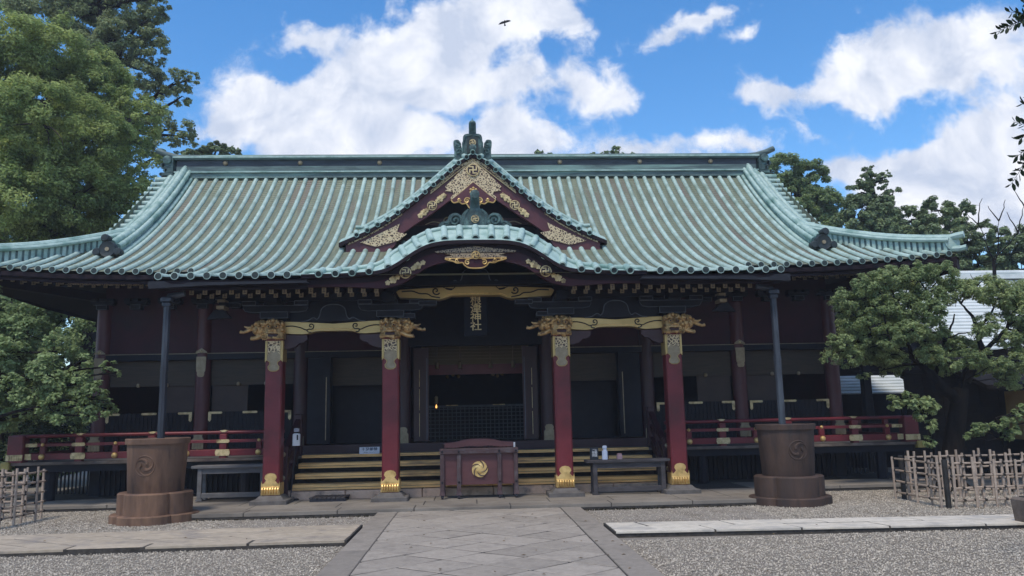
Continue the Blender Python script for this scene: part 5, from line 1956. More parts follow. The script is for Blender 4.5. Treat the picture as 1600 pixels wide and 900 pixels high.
# gravel: real pebbles where the camera can tell them apart
def pebbles(regions, n, seed, smin, smax):
    rg = np.random.default_rng(seed)
    ar = np.array([(x1-x0)*(y1-y0) for x0, x1, y0, y1 in regions])
    pick = rg.choice(len(regions), n, p=ar/ar.sum())
    R = np.array(regions)[pick]
    x = R[:, 0]+(R[:, 1]-R[:, 0])*rg.random(n)
    y = R[:, 2]+(R[:, 3]-R[:, 2])*rg.random(n)
    s = smin+(smax-smin)*rg.random(n)**2
    base = np.array([[1, 0, 0], [0, 1, 0], [-1, 0, 0], [0, -1, 0], [0, 0, .75], [0, 0, -.75]], float)
    fc = np.array([[0, 1, 4], [1, 2, 4], [2, 3, 4], [3, 0, 4], [1, 0, 5], [2, 1, 5], [3, 2, 5], [0, 3, 5]])
    v = base[None]*(1+rg.uniform(-.35, .35, (n, 6, 3)))*s[:, None, None]
    a = rg.random(n)*6.28
    ca, sa = np.cos(a)[:, None], np.sin(a)[:, None]
    vx = v[:, :, 0]*ca-v[:, :, 1]*sa
    vy = v[:, :, 0]*sa+v[:, :, 1]*ca
    tlt = rg.uniform(-.5, .5, (n, 1))
    vz = v[:, :, 2]+vx*tlt
    V = np.stack([vx+x[:, None], vy+y[:, None], vz+(.002+rg.random(n)*.012)[:, None]], -1).reshape(-1, 3)
    F = (fc[None]+(np.arange(n)*6)[:, None, None]).reshape(-1, 3)
    return V, F


def np_mesh(name, V, F, mat, parent=None, org=(0, 0, 0), kind=None):
    me = bpy.data.meshes.new(name)
    V = V-np.array(org)
    k = F.shape[1]
    me.vertices.add(len(V)); me.vertices.foreach_set('co', V.astype(np.float32).ravel())
    me.loops.add(F.size); me.loops.foreach_set('vertex_index', F.astype(np.int32).ravel())
    me.polygons.add(len(F))
    me.polygons.foreach_set('loop_start', np.arange(0, F.size, k, dtype=np.int32))
    try:
        me.polygons.foreach_set('loop_total', np.full(len(F), k, dtype=np.int32))
    except Exception:
        pass
    me.update(calc_edges=True)
    me.materials.append(mat)
    o = bpy.data.objects.new(name, me)
    po = ORG.get(parent.name, (0, 0, 0)) if parent else (0, 0, 0)
    link(o, parent, tuple(a-b for a, b in zip(org, po)))
    ORG[o.name] = tuple(org)
    if kind: o['kind'] = kind
    return o


GRAV = pm('pebble', (.38, .33, .265), (.60, .525, .43), 9, .9, island=.38, spec=.2)
V, F = pebbles([(-7.5, -1.78, 7.2, 10.9), (1.78, 7.6, 7.2, 10.72), (-10, -4.2, 12.5, 16.15), (4.6, 10.5, 11.75, 16.1), (-4.2, -1.78, 12.5, 12.9), (1.78, 4.6, 11.75, 12.2)], 150000, 5, .006, .0145)
np_mesh('gravel', V, F, GRAV, kind='stuff')
V, F = pebbles([(-4.4, -1.78, 12.8, 14.1), (1.78, 4.8, 12.1, 14.1)], 7000, 6, .005, .012)
np_mesh('gravel', V, F, GRAV, kind='stuff')
dm_ = pm('packed_earth', (.24, .21, .175), (.32, .285, .245), 9, .95, bump=.5, bscale=70, c3=(.17, .14, .11), s3=2.5)
for s, y0 in ((-1, 12.62), (1, 11.85)):
    a, b = sorted((s*1.76, s*4.7))
    mb = MB(); mb.grid(lambda u, v: (u, v, .005), frange(a, b, 4), frange(y0, 14.15, 4))
    tag(mb.build('earth_patch', dm_), kind='structure')

r_ = random.Random(12)
mb = MB()
for k in range(150):
    x, y = r_.choice(((r_.uniform(-7, 7.5), r_.uniform(7.5, 14.0)), (r_.uniform(-1.7, 1.7), r_.uniform(6.5, 14)), (r_.uniform(6, 9), r_.uniform(11.8, 13)), (r_.uniform(-8, -4), r_.uniform(12.6, 15))))
    z = .075 if abs(x) < 1.75 else (.098 if (10.9 < y < 12.5) else .018)
    a, L_ = r_.uniform(0, 6.28), r_.uniform(.015, .035)
    c_, s_ = math.cos(a)*L_, math.sin(a)*L_
    mb.add([(x-c_, y-s_, z+.004), (x+s_*.4, y-c_*.4, z+.012), (x+c_, y+s_, z+.003), (x-s_*.4, y+c_*.4, z+.010)], [(0, 1, 2), (0, 2, 3)])
tag(mb.build('fallen_leaves', pm('dry_leaf', (.10, .06, .025), (.2, .13, .05), 40, .8, island=.4), at=(0, 10, 0)), kind='stuff')

# stone trough by the path
tr = MB()
tr.vprism([(7.25, 10.40), (8.0, 10.40), (8.0, 10.85), (7.25, 10.85)], 0, .41, 0, .03)
tr.v = [(x+(.04 if (x < 7.4 and z < .1) else 0), y, z) for x, y, z in tr.v]
tr.box(7.33, 7.92, 10.47, 10.78, .411, .425, 1)
tag(tr.build('stone_trough', [pm('brown_trough_stone', (.10, .075, .06), (.17, .135, .11), 6, .85, bump=.5, bscale=40), M_KERBDK]), 'brown weathered stone trough at the end of the pale granite path', 'trough')

# ================================================================== BAMBOO FENCES
def fence(pts, label, h=.78, nrail=4, step=.16, posts=(), lean=0.0, seed=1):
    r_ = random.Random(seed)
    b = empty('bamboo_fence', (pts[0][0], pts[0][1], 0), label, 'bamboo fence', 'low bamboo lattice fences')
    for (xa, ya), (xb, yb) in zip(pts[:-1], pts[1:]):
        L_ = math.hypot(xb-xa, yb-ya)
        ux, uy = (xb-xa)/L_, (yb-ya)/L_
        nx, ny = -uy, ux
        n = max(2, int(L_/step))
        for i in range(n+1):
            d = L_*i/n+r_.uniform(-.015, .015)
            off = .03 if i % 2 else -.03
            hh = h+r_.uniform(-.05, .06)
            r0 = r_.uniform(.019, .025)
            x, y = xa+ux*d+nx*off, ya+uy*d+ny*off
            tl = r_.uniform(-.02, .02)+lean
            q = MB()
            q.tube([(x, y, -.02), (x+ux*tl*.5, y+uy*tl*.5, hh*.5), (x+ux*tl*.5, y+uy*tl*.5, hh*.5), (x+ux*tl, y+uy*tl, hh)], [r0, r0*.97, r0*1.06, r0*.95], 7)
            q.build('bamboo_pole', M_BAMBOO, b, smooth=50)
        for k in range(nrail):
            z = h*(.16+.74*k/(nrail-1))
            q = MB()
            wob = [r_.uniform(-.008, .008) for _ in range(4)]
            q.tube([(xa+ux*(L_*t), ya+uy*(L_*t), z+wob[i]) for i, t in enumerate((0, .33, .66, 1))], .0175, 6)
            q.build('bamboo_rail', M_BAMBOO, b, smooth=50)
            q = MB()
            for i in range(n+1):
                d = L_*i/n
                x, y = xa+ux*d, ya+uy*d
                q.ball((x, y, z), (.032, .04, .024), 6, 4)
            q.build('cord_tie', M_ROPE, b)['kind'] = 'stuff'
    for x, y in posts:
        q = MB(); q.tube([(x, y, -.05), (x, y, h*.98)], .045, 8); q.build('fence_post', pm('charred_post', (.012, .011, .01), (.03, .028, .026), 9, .8), b)
    return b


fence([(-7.85, 13.55), (-7.80, 15.1)], 'short bamboo lattice fence end beside the lighter rain tank, running back towards the hall', .93, 5, .30, ((-7.95, 13.6),), seed=2)
fence([(-8.2, 15.2), (-9.6, 15.3)], 'bamboo lattice fence partly hidden under the small green maple', .9, 5, .2, seed=3)
fence([(7.62, 14.5), (7.58, 13.02)], 'bamboo lattice fence running from the black corner post back towards the veranda', .80, 4, .33, ((7.66, 13.0), (7.70, 14.42)), seed=4)
fence([(7.75, 12.98), (9.6, 13.08)], 'long bamboo lattice fence in front of the plum trunk beside the black corner post', .80, 4, .17, seed=5)
fence([(7.9, 14.55), (10.4, 14.6)], 'bamboo lattice fence standing at the back of the plum bed', .82, 4, .15, seed=6)

# ================================================================== TREES
def leaf_cloud(clumps, n, size, seed, tufts=14, tuft_r=.33, up=.65, shell=.75, flat=1.0, aspect=.5):
    """folded leaves in tufts spread over the outside of ellipsoid clumps: (x, y, z, r)"""
    rg = np.random.default_rng(seed)
    C = np.array(clumps, float)
    w = C[:, 3]**2
    cen, rad, par = [], [], []
    for c in C:
        k = max(4, int(tufts*(c[3]/np.mean(C[:, 3]))**1.2))
        d = rg.normal(size=(k, 3)); d /= np.linalg.norm(d, axis=1, keepdims=True)
        q = (shell+(1-shell)*rg.random((k, 1)))*(0.55+.45*rg.random((k, 1))**.4)
        p = c[:3]+d*q*c[3]*np.array([1, 1, flat])
        cen.append(p); par.append(np.repeat(c[None, :3], k, 0)); rad.append(np.full(k, c[3]*tuft_r)*(0.7+.6*rg.random(k)))
    cen, rad, par = np.concatenate(cen), np.concatenate(rad), np.concatenate(par)
    pk = rg.choice(len(cen), n, p=rad**2/np.sum(rad**2))
    d = rg.normal(size=(n, 3)); d /= np.linalg.norm(d, axis=1, keepdims=True)
    pos = cen[pk]+d*(rg.random((n, 1))**.5)*rad[pk][:, None]*np.array([1, 1, .75])
    # frame of each leaf
    ow = pos-par[pk]; ow /= np.linalg.norm(ow, axis=1, keepdims=True)+1e-6
    nrm = rg.normal(size=(n, 3))*.42+d*.35+ow*.55+np.array([0, 0, up]); nrm /= np.linalg.norm(nrm, axis=1, keepdims=True)
    t = rg.normal(size=(n, 3))+np.array([0, 0, -.35]); t -= nrm*np.sum(t*nrm, 1, keepdims=True); t /= np.linalg.norm(t, axis=1, keepdims=True)
    b = np.cross(nrm, t)
    s = size*(.65+.7*rg.random((n, 1)))
    fold = nrm*s*.12
    a0 = pos-t*s*.5
    a1 = pos+b*s*aspect*.5+fold
    a2 = pos+t*s*.5
    a3 = pos-b*s*aspect*.5+fold
    V = np.stack([a0, a1, a2, a3], 1).reshape(-1, 3)
    F = (np.array([[0, 1, 2], [0, 2, 3]])[None]+(np.arange(n)*4)[:, None, None]).reshape(-1, 3)
    return V, F


def limb(mb, a, b, r0, r1, r_, sag=.12, n=5):
    a, b = Vector(a), Vector(b)
    L_ = (b-a).length
    pts, rr = [], []
    j = Vector((r_.uniform(-1, 1), r_.uniform(-1, 1), r_.uniform(-.3, 1)))*L_*sag
    for i in range(n+1):
        t = i/n
        p = a.lerp(b, t)+j*math.sin(math.pi*t)+Vector((r_.uniform(-1, 1), r_.uniform(-1, 1), r_.uniform(-1, 1)))*L_*.025*(1 if 0 < i < n else 0)
        pts.append(p); rr.append(r0+(r1-r0)*t)
    mb.tube(pts, rr, 7)
    return pts


def tree(name, label, cat, base, trunk, clumps, n, size, mat, seed, group=None, bark=None, r0=.3, kw=None, twigs=3, limbs=None, lr=1.0, anchors=()):
    """trunk: list of points; limbs run from the trunk to every clump"""
    r_ = random.Random(seed)
    bark = bark or M_BARK
    t = empty(name, (base[0], base[1], 0), label, cat, group)
    mb = MB()
    rr = [r0*1.35]+[r0*(1-.5*i/len(trunk)) for i in range(1, len(trunk))]
    mb.tube(trunk, rr, 10)
    for k in range(5):
        a = 2*math.pi*k/5+seed
        mb.tube([(trunk[0][0]+r0*1.9*math.cos(a), trunk[0][1]+r0*1.9*math.sin(a), -.05), (trunk[0][0]+r0*.9*math.cos(a), trunk[0][1]+r0*.9*math.sin(a), r0*.5), (trunk[0][0]+r0*.5*math.cos(a), trunk[0][1]+r0*.5*math.sin(a), r0*1.6)], [r0*.15, r0*.35, r0*.3], 6)
    mb.build('trunk', bark, t, smooth=60)
    mb = MB()
    T = [Vector(p) for p in trunk]
    for c in clumps:
        cv = Vector(c[:3])
        # nearest trunk point below the clump
        best = min(T[1:]+[Vector(q) for q in anchors], key=lambda p: (p-cv).length+max(0, p.z-cv.z)*1.5)
        pts = limb(mb, best, cv, (r0*.28+.01)*lr, (.012+c[3]*.02)*lr, r_)
        for k in range(twigs):
            d = Vector((r_.gauss(0, 1), r_.gauss(0, 1), r_.gauss(0, .8))).normalized()*c[3]*.9
            limb(mb, pts[-2].lerp(pts[-1], r_.random()), cv+d, .008+c[3]*.012, .004, r_, .15, 4)
    if limbs:
        for a, b, ra, rb in limbs:
            limb(mb, a, b, ra, rb, r_, .08, 6)
    mb.build('branches', bark, t, smooth=60)
    V, F = leaf_cloud(clumps, n, size, seed, **(kw or {}))
    np_mesh('crown', V, F, mat, t, (base[0], base[1], 0))
    return t


L_CAM = leaf_mat('leaf_fresh_green', (.22, .30, .10), (.46, .53, .19))
L_DARK = leaf_mat('leaf_dark_green', (.17, .23, .12), (.27, .34, .165), transl=.3)
L_OAK = leaf_mat('leaf_grey_green', (.22, .275, .14), (.34, .40, .2))
L_MID = leaf_mat('leaf_mid_green', (.20, .28, .13), (.31, .40, .175))
L_PLUM = leaf_mat('leaf_plum', (.24, .31, .14), (.40, .47, .22))
L_MAPLE = leaf_mat('leaf_maple', (.23, .31, .14), (.36, .45, .21))
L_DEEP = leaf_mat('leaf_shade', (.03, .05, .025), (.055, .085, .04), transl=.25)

A = [(-14.43,24,13.3,1.46),(-13.59,25,13.46,1.36),(-12.6,26,13.02,1.3),(-12.75,23,10.51,1.56),(-11.53,24,10.27,1.4),(-11.17,26,11.88,1.0),(-10.98,26,10.32,0.9),(-12.0,24,8.65,1.34),(-13.13,23,8.37,1.54),(-11.09,25,8.51,1.1),(-10.93,26,9.22,0.8),(-12.98,25,7.39,1.16),(-13.75,24,6.88,1.13),(-11.61,25,7.27,0.91),(-16.29,25,12.14,2.04),(-16.41,25,8.96,2.23),(-15.84,25,6.91,1.45),(-13.9,25.5,11.9,1.5),(-14.6,25,10.2,1.6),(-11.9,25.8,11.6,1.1),(-12.3,25.6,9.6,1.2),(-11.8,25.4,9.1,.9),(-12.4,25,12.2,1.0),(-12.5,25.5,8.2,1.1),(-11.3,25.6,7.9,.8)]
tree('camphor_tree', 'big fresh green tree whose full crown rises over the hall roof corner', 'tree', (-14.6, 25.5),
     [(-14.6, 25.5, -.1), (-14.5, 25.5, 2.5), (-14.2, 25.4, 5), (-13.6, 25.2, 7.5), (-13.3, 25.2, 9.8), (-13.6, 25.2, 12)], A, 300000, .105, L_CAM, 11, 'tall trees around the hall', r0=.45, kw=dict(tufts=60, tuft_r=.22), lr=.6)
B = [(-17.48,31,18.37,1.42),(-15.69,31,18.1,1.24),(-13.92,31,18.39,0.98),(-13.08,31,17.97,0.75),(-14.11,31,17.13,1.05),(-12.81,31,16.72,0.77),(-13.14,31,15.75,0.88),(-11.98,31,15.21,0.64),(-11.35,31,15.35,0.46),(-11.58,31,14.66,0.52),(-12.41,31,13.58,0.74),(-11.51,31,13.18,0.62),(-11.12,31,12.78,0.34),(-12.22,31,12.38,0.68),(-12.59,31,14.66,0.64),(-13.2,31,19.3,.7),(-12.6,31,18.8,.45),(-15,31,16.5,1.2),(-16,31,20,1.4)]
tree('oak_tree', 'tall dark loose tree with gaps of sky behind the fresh green tree', 'tree', (-15, 31.5),
     [(-15, 31.5, -.1), (-15, 31.4, 5), (-14.6, 31.3, 10), (-14.2, 31.2, 13.5), (-14.3, 31.1, 16), (-15, 31, 18.5)], B, 70000, .13, L_OAK, 12, 'tall trees around the hall', r0=.45, bark=M_BARKDK, kw=dict(tufts=30, tuft_r=.25))
def far_tree(label, clumps, n, size, mat, seed, r0=.25, kw=None, twigs=3):
    xs = [c[0] for c in clumps]; ys = [c[1] for c in clumps]; zs = [c[2] for c in clumps]
    x, y = sum(xs)/len(xs), sum(ys)/len(ys)+.4
    zt = sum(zs)/len(zs)
    tree('broadleaf_tree', label, 'tree', (x, y), [(x+.3, y, -.1), (x+.2, y, zt*.4), (x, y, zt*.75), (x, y, zt), (x-.1, y, max(zs)-.3)], clumps, n, size, mat, seed, 'tall trees around the hall', M_BARKDK, r0, kw, twigs)


far_tree('low dark treetop peeping over the end of the ridge beside the fresh green tree', [(-12.43,36,14.01,0.45),(-11.71,36,14.19,0.45),(-11.06,36,13.94,0.38),(-12.86,36,13.8,0.45),(-11.9,36,13.2,.7)], 5000, .2, L_DARK, 13)
far_tree('rounded mid green tree directly behind the stepped verge of the roof', [(13.77,33,11.95,0.96),(14.89,33,11.5,1.03),(14.09,33,10.5,1.07),(15.49,33,10.2,1.09),(15.68,33,9.05,1.08),(14.26,33,9.06,0.89),(15.1,33.5,9.6,1.2),(13.2,33,11.2,.8),(14.6,33.3,10.9,1.0)], 80000, .12, L_MID, 14, kw=dict(tufts=44, tuft_r=.23))
far_tree('spiky topped dark tree standing against the white cloud', [(15.58,30,10.2,0.55),(16.0,30,10.94,0.36),(16.42,30,10.63,0.36),(15.37,30,9.28,0.84),(16.3,30,9.4,0.7),(16.9,30,10.1,0.36),(16.72,30,10.85,0.23),(15.79,30,8.23,0.95),(16.91,30,9.0,0.46),(16.9,30,8.3,.7),(16.3,30,8.7,.8)], 48000, .12, L_DARK, 15, kw=dict(tufts=34, tuft_r=.25))
far_tree('broad loose dark tree above the corner ridge tip', [(15.68,27,8.26,0.62),(16.67,27,8.61,0.6),(17.34,27,8.25,0.5),(18.01,27,8.8,0.38),(16.08,27,7.55,0.78),(17.5,27,7.54,0.69),(18.48,27,7.77,0.5),(19.05,27,7.53,0.49),(19.33,27,6.93,0.65),(18.13,27,6.83,0.69),(16.48,27,6.85,0.67),(20.35,27,7.39,0.83),(19.75,27,6.46,0.82),(17.2,27.5,6.4,.9),(18.9,27.5,6.1,.9)], 75000, .115, L_DARK, 16, kw=dict(tufts=36, tuft_r=.24))
far_tree('small double treetop just over the ridge near the finial', [(2.71,40,14.94,0.34),(3.56,40,15.04,0.38),(4.23,40,14.93,0.31),(3.3,40,14.2,.7)], 3000, .2, L_DARK, 17)
far_tree('pale green treetop over the ridge at the middle of the longer roof half', [(6.44,40,14.99,0.34),(7.12,40,15.06,0.35),(7.82,40,15.3,0.38),(8.49,40,14.98,0.28),(7.3,40,14.2,.8)], 3600, .2, L_MID, 18)
# bare dead twigs above the dark tree
t = empty('dead_tree', (17.0, 25, 0), 'bare leafless grey tree with thin twigs beside the broad dark tree', 'tree', 'tall trees around the hall')
r_ = random.Random(5)
mb = MB(); mb.tube([(17.2, 25, -.1), (17.1, 25, 4), (17.0, 24.6, 6.4)], [.12, .09, .05], 8); mb.build('trunk', M_BARKDK, t)
mb = MB()
for a, b in (((17.0, 24.6, 6.3), (16.2, 24, 7.4)), ((16.2, 24, 7.4), (16.44, 24, 8.25)), ((16.2, 24, 7.4), (15.9, 24, 7.7)), ((17.0, 24.6, 6.2), (16.9, 24, 7.5)), ((16.9, 24, 7.5), (16.6, 24, 8.0)), ((16.9, 24, 7.5), (17.2, 24, 8.2)), ((17.0, 24.6, 6.4), (17.5, 24, 7.1)), ((17.5, 24, 7.1), (17.8, 24, 8.0)), ((17.5, 24, 7.1), (17.2, 24, 7.8)), ((17.8, 24, 8.0), (17.55, 24, 8.5)), ((17.8, 24, 7.8), (18.2, 24, 8.3))):
    limb(mb, a, b, .022, .008, r_, .06)
mb.build('branches', M_BARKDK, t)

# greenery under and behind the far corner of the hall
LB = [(-13.07,23,5.17,0.86),(-12.19,23,5.16,0.8),(-11.62,23,4.6,0.73),(-12.65,23,4.25,0.96),(-11.05,23,4.05,0.62),(-10.73,23,4.59,0.51),(-13.29,23,3.54,1.07),(-11.72,23,3.52,0.83),(-10.83,23,3.32,0.62),(-12.17,23,2.45,1.05),(-10.94,23,2.25,0.82),(-13.17,23,1.95,1.07),(-14.6,23,4,1.2),(-14.6,23,2,1.2),(-11.5,23,1.2,1.0),(-13,23,.9,1.0),(-10.3,24,5.2,.7),(-10.2,24,3.4,.9),(-9.9,24.5,2,.9)]
tree('evergreen_shrub_tree', 'dense green evergreen standing behind the hall corner under the eave', 'tree', (-12.2, 23.6), [(-12.2, 23.6, -.1), (-12.2, 23.6, 1.5), (-12.1, 23.5, 3), (-12.2, 23.5, 4.6)], LB, 46000, .13, L_MAPLE, 19, 'low trees beside the hall', M_BARKDK, .18, dict(tufts=20, tuft_r=.36))
MP = [(-9.45,16.5,3.78,0.43),(-8.93,16.4,3.51,0.40),(-8.31,16.2,3.1,0.34),(-9.16,16.2,2.98,0.51),(-7.7,16.0,2.9,0.16),(-8.3,15.9,2.57,0.44),(-7.75,15.9,2.44,0.35),(-7.32,15.8,2.18,0.32),(-7.13,15.8,1.95,0.22),(-8.87,16.0,2.22,0.5),(-8.03,15.8,2.05,0.36),(-7.42,15.8,1.82,0.2),(-7.3,16.2,2.78,0.16),(-7.1,16.1,2.66,0.12),(-9.18,16.2,1.85,0.34),(-9.9,16.3,3.1,.6),(-9.9,16.3,2.3,.5),(-10,16.5,4.0,.5)]
tree('maple_tree', 'small bright green maple leaning over the railing end', 'tree', (-9.9, 15.9), [(-9.9, 15.9, -.05), (-9.75, 15.9, .9), (-9.5, 15.95, 1.7), (-9.3, 16.0, 2.4), (-9.3, 16.2, 3.1)], MP, 34000, .075, L_MAPLE, 20, 'low trees beside the hall', M_BARKDK, .09, dict(tufts=22, tuft_r=.32, up=.9, aspect=.62))
SH = [(-9.9,18.6,1.4,0.6),(-10.3,18.2,.8,.6),(-10.9,18.4,1.6,.7),(-10.6,19,2.4,.7),(-11.8,18.8,1.2,.8),(-11.8,19.5,2.6,.8),(-10.2,20,1.2,.8)]
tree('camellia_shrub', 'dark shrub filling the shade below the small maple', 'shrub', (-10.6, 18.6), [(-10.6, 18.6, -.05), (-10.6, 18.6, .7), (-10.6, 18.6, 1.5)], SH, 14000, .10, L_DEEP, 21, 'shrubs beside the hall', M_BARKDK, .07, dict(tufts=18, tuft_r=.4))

# plum tree
PL = [(7.56,15.6,3.81,0.37),(7.99,15.6,4.14,0.37),(8.48,15.6,4.26,0.38),(9.02,15.6,4.32,0.38),(9.57,15.6,4.34,0.36),(7.73,15.6,3.42,0.37),(7.33,15.6,2.93,0.33),(7.06,15.6,2.67,0.2),(8.22,15.6,3.67,0.4),(8.68,15.6,3.67,0.44),(9.24,15.6,3.79,0.41),(9.8,15.6,3.98,0.36),(10.35,15.6,4.04,0.4),(10.81,15.6,3.9,0.4),(11.17,15.6,3.5,0.41),(7.52,15.6,2.64,0.28),(8.14,15.2,3.04,0.34),(8.55,15.1,3.15,0.34),(9.24,15.4,3.11,0.3),(10.47,15.6,3.30,0.3),(10.83,15.6,2.98,0.28),(9.66,15.6,2.8,0.28),(10.18,15.6,2.66,0.24),(11.29,15.6,2.84,0.37),(7.85,15.8,2.30,0.16),(8.0,16.4,3.3,.4),(8.6,16.5,3.0,.45),(9.2,16.4,4.0,.4),(8.1,16.3,2.75,.35),(8.9,16.6,2.55,.35),(9.3,16.7,3.3,.45),(10.0,16.6,2.5,.3),(10.7,16.5,2.5,.35),(11.3,16.3,2.4,.35),(11.6,15.9,3.9,.5),(11.8,16,3.2,.5),(7.7,15.7,2.95,.3),(8.5,15.9,2.7,.3),(9.1,15.5,2.75,.28),(9.0,15.2,3.5,.35),(10.0,15.2,3.1,.25),(9.95,16.4,3.0,.35),(10.5,16.5,2.9,.35),(11.2,16.2,2.15,.3),(9.3,15.2,2.5,.28),(9.8,15.2,2.55,.26),(8.9,15.2,2.7,.28),(10.3,15.2,2.45,.26),(10.9,15.4,2.5,.3)]
b3 = Vector((9.93, 15.8, 2.15))
tree('plum_tree', 'old plum tree with thick dark trunk and wide crown behind the bamboo fence', 'tree', (9.45, 15.85),
     [(9.45, 15.85, -.1), (9.5, 15.8, .6), (9.7, 15.8, 1.4), (9.85, 15.8, 2.0)], PL, 110000, .058, L_PLUM, 22, 'low trees beside the hall', M_BARKDK, .23, dict(tufts=42, tuft_r=.24, up=.7, flat=.75), 4,
     [((9.75, 15.8, 1.7), (9.08, 15.8, 2.5), .12, .07), ((9.08, 15.8, 2.5), (8.58, 15.8, 2.9), .07, .045), ((8.58, 15.8, 2.9), (8.06, 15.8, 3.1), .045, .02), ((8.9, 15.8, 2.7), (8.6, 15.6, 3.5), .04, .015), ((9.5, 15.6, 3.0), (9.3, 15.6, 3.9), .03, .012), ((8.58, 15.8, 2.9), (8.3, 15.6, 3.3), .03, .012), (b3, (10.40, 15.8, 2.72), .13, .075), ((10.40, 15.8, 2.72), (10.32, 15.8, 3.3), .06, .04), ((10.32, 15.8, 3.3), (10.05, 15.8, 3.75), .04, .015), ((10.32, 15.8, 3.2), (10.7, 15.7, 3.7), .035, .015), ((10.4, 15.8, 2.75), (10.9, 15.7, 3.2), .05, .03), ((10.9, 15.7, 3.2), (11.2, 15.7, 3.7), .03, .012), ((9.3, 15.8, 2.2), (9.5, 15.6, 3.0), .05, .03), ((9.5, 15.6, 3.0), (9.7, 15.5, 3.5), .03, .012)], lr=.3, anchors=[(9.08, 15.8, 2.5), (8.58, 15.8, 2.9), (8.06, 15.8, 3.1), (8.6, 15.6, 3.5), (10.40, 15.8, 2.72), (10.32, 15.8, 3.3), (10.05, 15.8, 3.75), (10.7, 15.7, 3.7), (10.9, 15.7, 3.2), (11.2, 15.7, 3.7), (9.5, 15.6, 3.0), (9.7, 15.5, 3.5), (9.3, 15.6, 3.9), (8.3, 15.6, 3.3)])
for nm, cl, base, sd, lb in (('a', [(8.03,15.0,1.73,0.15),(8.35,15.0,1.79,0.18),(8.65,15.0,1.66,0.18),(8.68,15.0,1.29,0.13),(8.51,15.0,1.48,0.13),(8.62,15,1.0,.12)], (8.8, 15.1), 23, 'thin green sapling growing at the railing corner in front of the plum trunk'),
                             ('b', [(9.62,15.0,1.21,0.15),(10.03,15.0,1.32,0.15),(10.37,15.0,1.44,0.14),(10.58,15.0,1.56,0.12),(10.13,15.0,1.07,0.12),(9.4,15,1.05,.1),(10.3,15,1.15,.12),(10.8,15,1.35,.15)], (10.2, 15.1), 24, 'sparse leafy sapling before the ochre wall behind the bamboo fence')):
    tree('sapling', lb, 'sapling', base, [(base[0], base[1], -.03), (base[0]-.05, base[1], .5), (base[0]-.1, base[1]-.05, 1.0), (base[0]-.2, base[1]-.05, 1.4)], cl, 1700, .085, L_PLUM, sd, 'saplings in the plum bed', M_BARKDK, .022, dict(tufts=10, tuft_r=.45, up=.8), 2)

# overhanging branch of a tree standing close to the viewer, just out of view
t = empty('overhanging_tree', (7.2, 8.2, 0), 'dark leafy branch tips of a near tree hanging in against the clouds', 'tree')
r_ = random.Random(9)
mb = MB(); mb.tube([(7.2, 8.2, -.1), (7.15, 8.2, 1.6), (7.0, 8.1, 3.2), (7.05, 8.0, 4.6), (6.9, 7.9, 6.2)], [.16, .13, .11, .09, .05], 10); mb.build('trunk', M_BARK, t, smooth=60)
mb = MB()
twigs = []
for a, b, ra, rb in (((7.03, 8.0, 4.9), (6.0, 7.3, 5.42), .045, .015), ((6.0, 7.3, 5.42), (5.36, 7, 5.40), .012, .005), ((5.36, 7, 5.40), (5.03, 7, 5.24), .006, .002), ((5.5, 7.05, 5.42), (5.20, 7, 5.46), .005, .002), ((5.9, 7.2, 5.42), (5.36, 7, 5.56), .006, .003),
                     ((7.03, 8.0, 4.5), (6.0, 7.3, 4.45), .04, .012), ((6.0, 7.3, 4.45), (5.40, 7, 4.2), .012, .005), ((5.40, 7, 4.2), (5.15, 7, 3.92), .006, .003), ((5.15, 7, 3.92), (4.99, 7, 3.70), .003, .0015), ((5.5, 7, 4.25), (5.10, 7, 4.33), .005, .002), ((5.8, 7.1, 4.4), (5.22, 7, 4.52), .006, .002), ((5.3, 7, 4.1), (5.22, 7, 3.8), .004, .002), ((5.45, 7.02, 5.4), (5.18, 7, 5.30), .004, .002), ((5.36, 7, 4.3), (5.14, 7, 4.15), .004, .002), ((5.32, 7, 4.1), (5.08, 7, 3.98), .004, .002), ((5.6, 7.1, 4.42), (5.3, 7, 4.60), .005, .002)):
    p = limb(mb, a, b, ra, rb, r_, .05)
    if rb < .006: twigs.append(p)
mb.build('branches', M_BARKDK, t)
V, F = leaf_cloud([(8.2, 8.1, 6.8, .9), (8.7, 8.6, 6.0, .9), (8.0, 8.0, 7.8, .9), (9.0, 8.0, 7.0, 1.0), (8.9, 8.4, 5.2, .7), (8.5, 8.4, 8.1, .9)], 14000, .085, 61, tufts=26, tuft_r=.28)
np_mesh('crown', V, F, leaf_mat('leaf_backlit_dark', (.012, .022, .010), (.022, .04, .016), transl=.12), t, (7.2, 8.2, 0))
lm = MB()
lm.add([(0, 0, 0), (.4, .22, .05), (.75, .17, .04), (1, 0, -.05), (.75, -.17, .04), (.4, -.22, .05), (.5, 0, -.02)], [(0, 1, 6), (1, 2, 6), (2, 3, 6), (3, 4, 6), (4, 5, 6), (5, 0, 6)])
LEAF = lm.mesh('leaf', [leaf_mat('leaf_backlit_dark', (.012, .022, .010), (.022, .04, .016), transl=.12)])
for p in twigs:
    n = max(8, int((p[-1]-p[0]).length/.020))
    for i in range(n):
        q = (i+.5)/n*(len(p)-1)
        k = int(q)
        c = p[k].lerp(p[min(k+1, len(p)-1)], q-k)
        d = (p[-1]-p[0]).normalized()
        ang = math.atan2(d.z, d.x)+(.7 if i % 2 else -.7)+r_.uniform(-.4, .4)
        o = inst('leaf', LEAF, t, c, (r_.uniform(-1.2, 1.2), -ang, r_.uniform(-.5, .5)), (r_.uniform(.065, .095),)*3)

